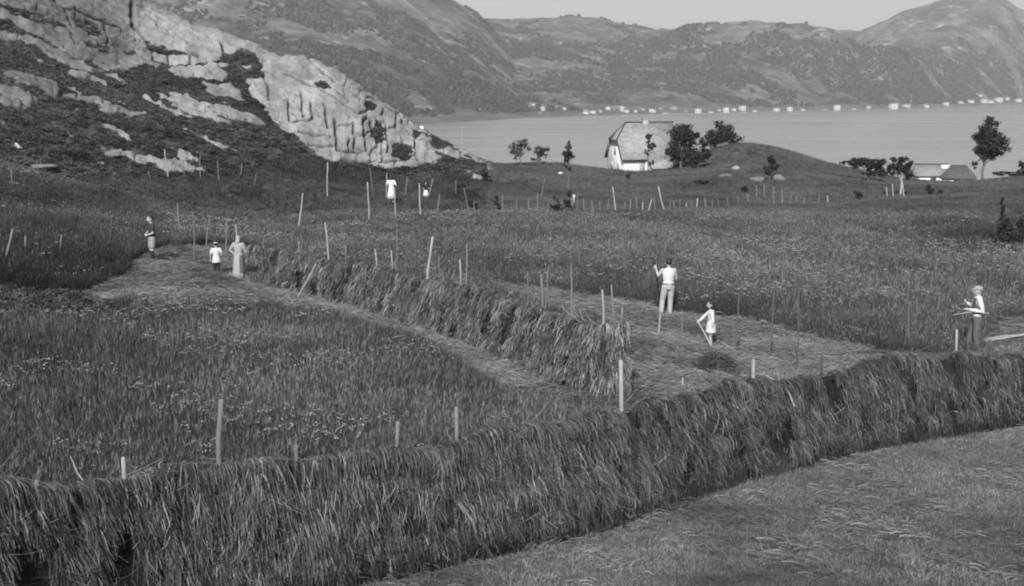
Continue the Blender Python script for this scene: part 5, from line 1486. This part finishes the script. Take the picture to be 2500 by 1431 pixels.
s_ = rng.uniform(.35, .75, n) * np.where(np.hypot(p[:, 0], p[:, 1]) < 32, .8, 1.0)
scatter('meadow_flowers', p, np.stack([np.zeros(n), np.zeros(n), rng.uniform(0, 6.28, n)], -1), np.stack([s_]*3, -1), rng.integers(0, 4, n), np.ones(n), FL)
# heather and juniper scrub
M_HEATH = grass_mat('heather_scrub', .088)
def scrub(name, seed, n, lf, squash):
    r = np.random.default_rng(seed)
    u = unit(r.normal(size=(n, 3))); u[:, 2] = np.abs(u[:, 2]); q0 = u * r.uniform(.55, 1, (n, 1)) * np.array([1, 1, squash])
    e1 = unit(r.normal(size=(n, 3)) + u * .8); e2 = unit(np.cross(e1, r.normal(size=(n, 3)))); s = lf * r.uniform(.6, 1.4, (n, 1))
    v = np.stack([q0 - e1*s, q0 + e2*s*.5, q0 + e1*s, q0 - e2*s*.5], 1).reshape(-1, 3)
    me = mesh_np(name, v, np.arange(n*4).reshape(-1, 4)); fattr(me, 'blade', np.repeat(r.uniform(.6, 1.5, n), 4)); me.materials.append(mat_h); return me
mat_h = M_HEATH
SB = [scrub('scrub_%d' % i, 180 + i, 110, .16, .55) for i in range(4)]
# on the rocky hillside
m_ = (HILL_ROCK < .3) & (HILL_EDGE > .6)
ax_ = np.arange(HILL_X.size)
wgt = (m_.ravel() & (rng.random(HILL_X.size) < .16))
hp_ = np.stack([HILL_X.ravel()[wgt], HILL_Y.ravel()[wgt], HILL_Z.ravel()[wgt]], -1)
ppx, ppy = proj(hp_)
FOOT = pline([(-600,440),(0,432),(300,428),(540,432),(620,405),(700,378),(745,384),(800,400),(880,412),(985,428),(1060,432),(1240,420)])
turf = ppy > FOOT(ppx) + fbm(hp_[:, 0] / 3, hp_[:, 1] / 3, 261, 3) * 40
kp = rng.random(len(hp_)) < np.where(turf, 1.0, .75)
hp_, turf = hp_[kp], turf[kp]; n = len(hp_)
s_ = np.where(turf, rng.uniform(.8, 1.2, n), rng.uniform(.16, .42, n))
ii = np.where(turf, 4 + rng.integers(0, 5, n), rng.integers(0, 4, n))
t = np.clip((1 + fbm(hp_[:, 0] / 3, hp_[:, 2] / 2 + hp_[:, 1] / 4, 265, 4) * 1.6) * rng.uniform(.6, 1.4, n), .3, 2.2)
scatter('hillside_heather', hp_, np.stack([rng.normal(0, .15, n), rng.normal(0, .15, n), rng.uniform(0, 6.28, n)], -1), np.stack([s_]*3, -1), ii, t, SB + SHORT)
p, d = polar_pts(9000, -30, -12, 24, 50)
kp = zone(p, HEATH, 10); p = p[kp]; n = len(p); s_ = rng.uniform(.10, .30, n)
scatter('juniper_scrub', p, np.stack([np.zeros(n), np.zeros(n), rng.uniform(0, 6.28, n)], -1), np.stack([s_, s_, s_ * 1.2], -1), rng.integers(0, 4, n), np.clip(rng.normal(.9, .4, n), .3, 2), SB)
# ------------------------------------------------------------------ haze: the summer air over the fjord
mb = MB().box((-4200, -600, WZ - 16), (4200, 6200, 560))
m = bpy.data.materials.new('summer_haze'); m.use_nodes = True
nt = m.node_tree; nt.nodes.clear()
out = nt.nodes.new('ShaderNodeOutputMaterial'); pv = nt.nodes.new('ShaderNodeVolumePrincipled')
pv.inputs['Color'].default_value = (.95, .95, .95, 1); pv.inputs['Density'].default_value = HAZE
pv.inputs['Anisotropy'].default_value = 0.0
nt.links.new(pv.outputs[0], out.inputs['Volume'])
link('haze', mb.mesh('haze'), m, kind='stuff')
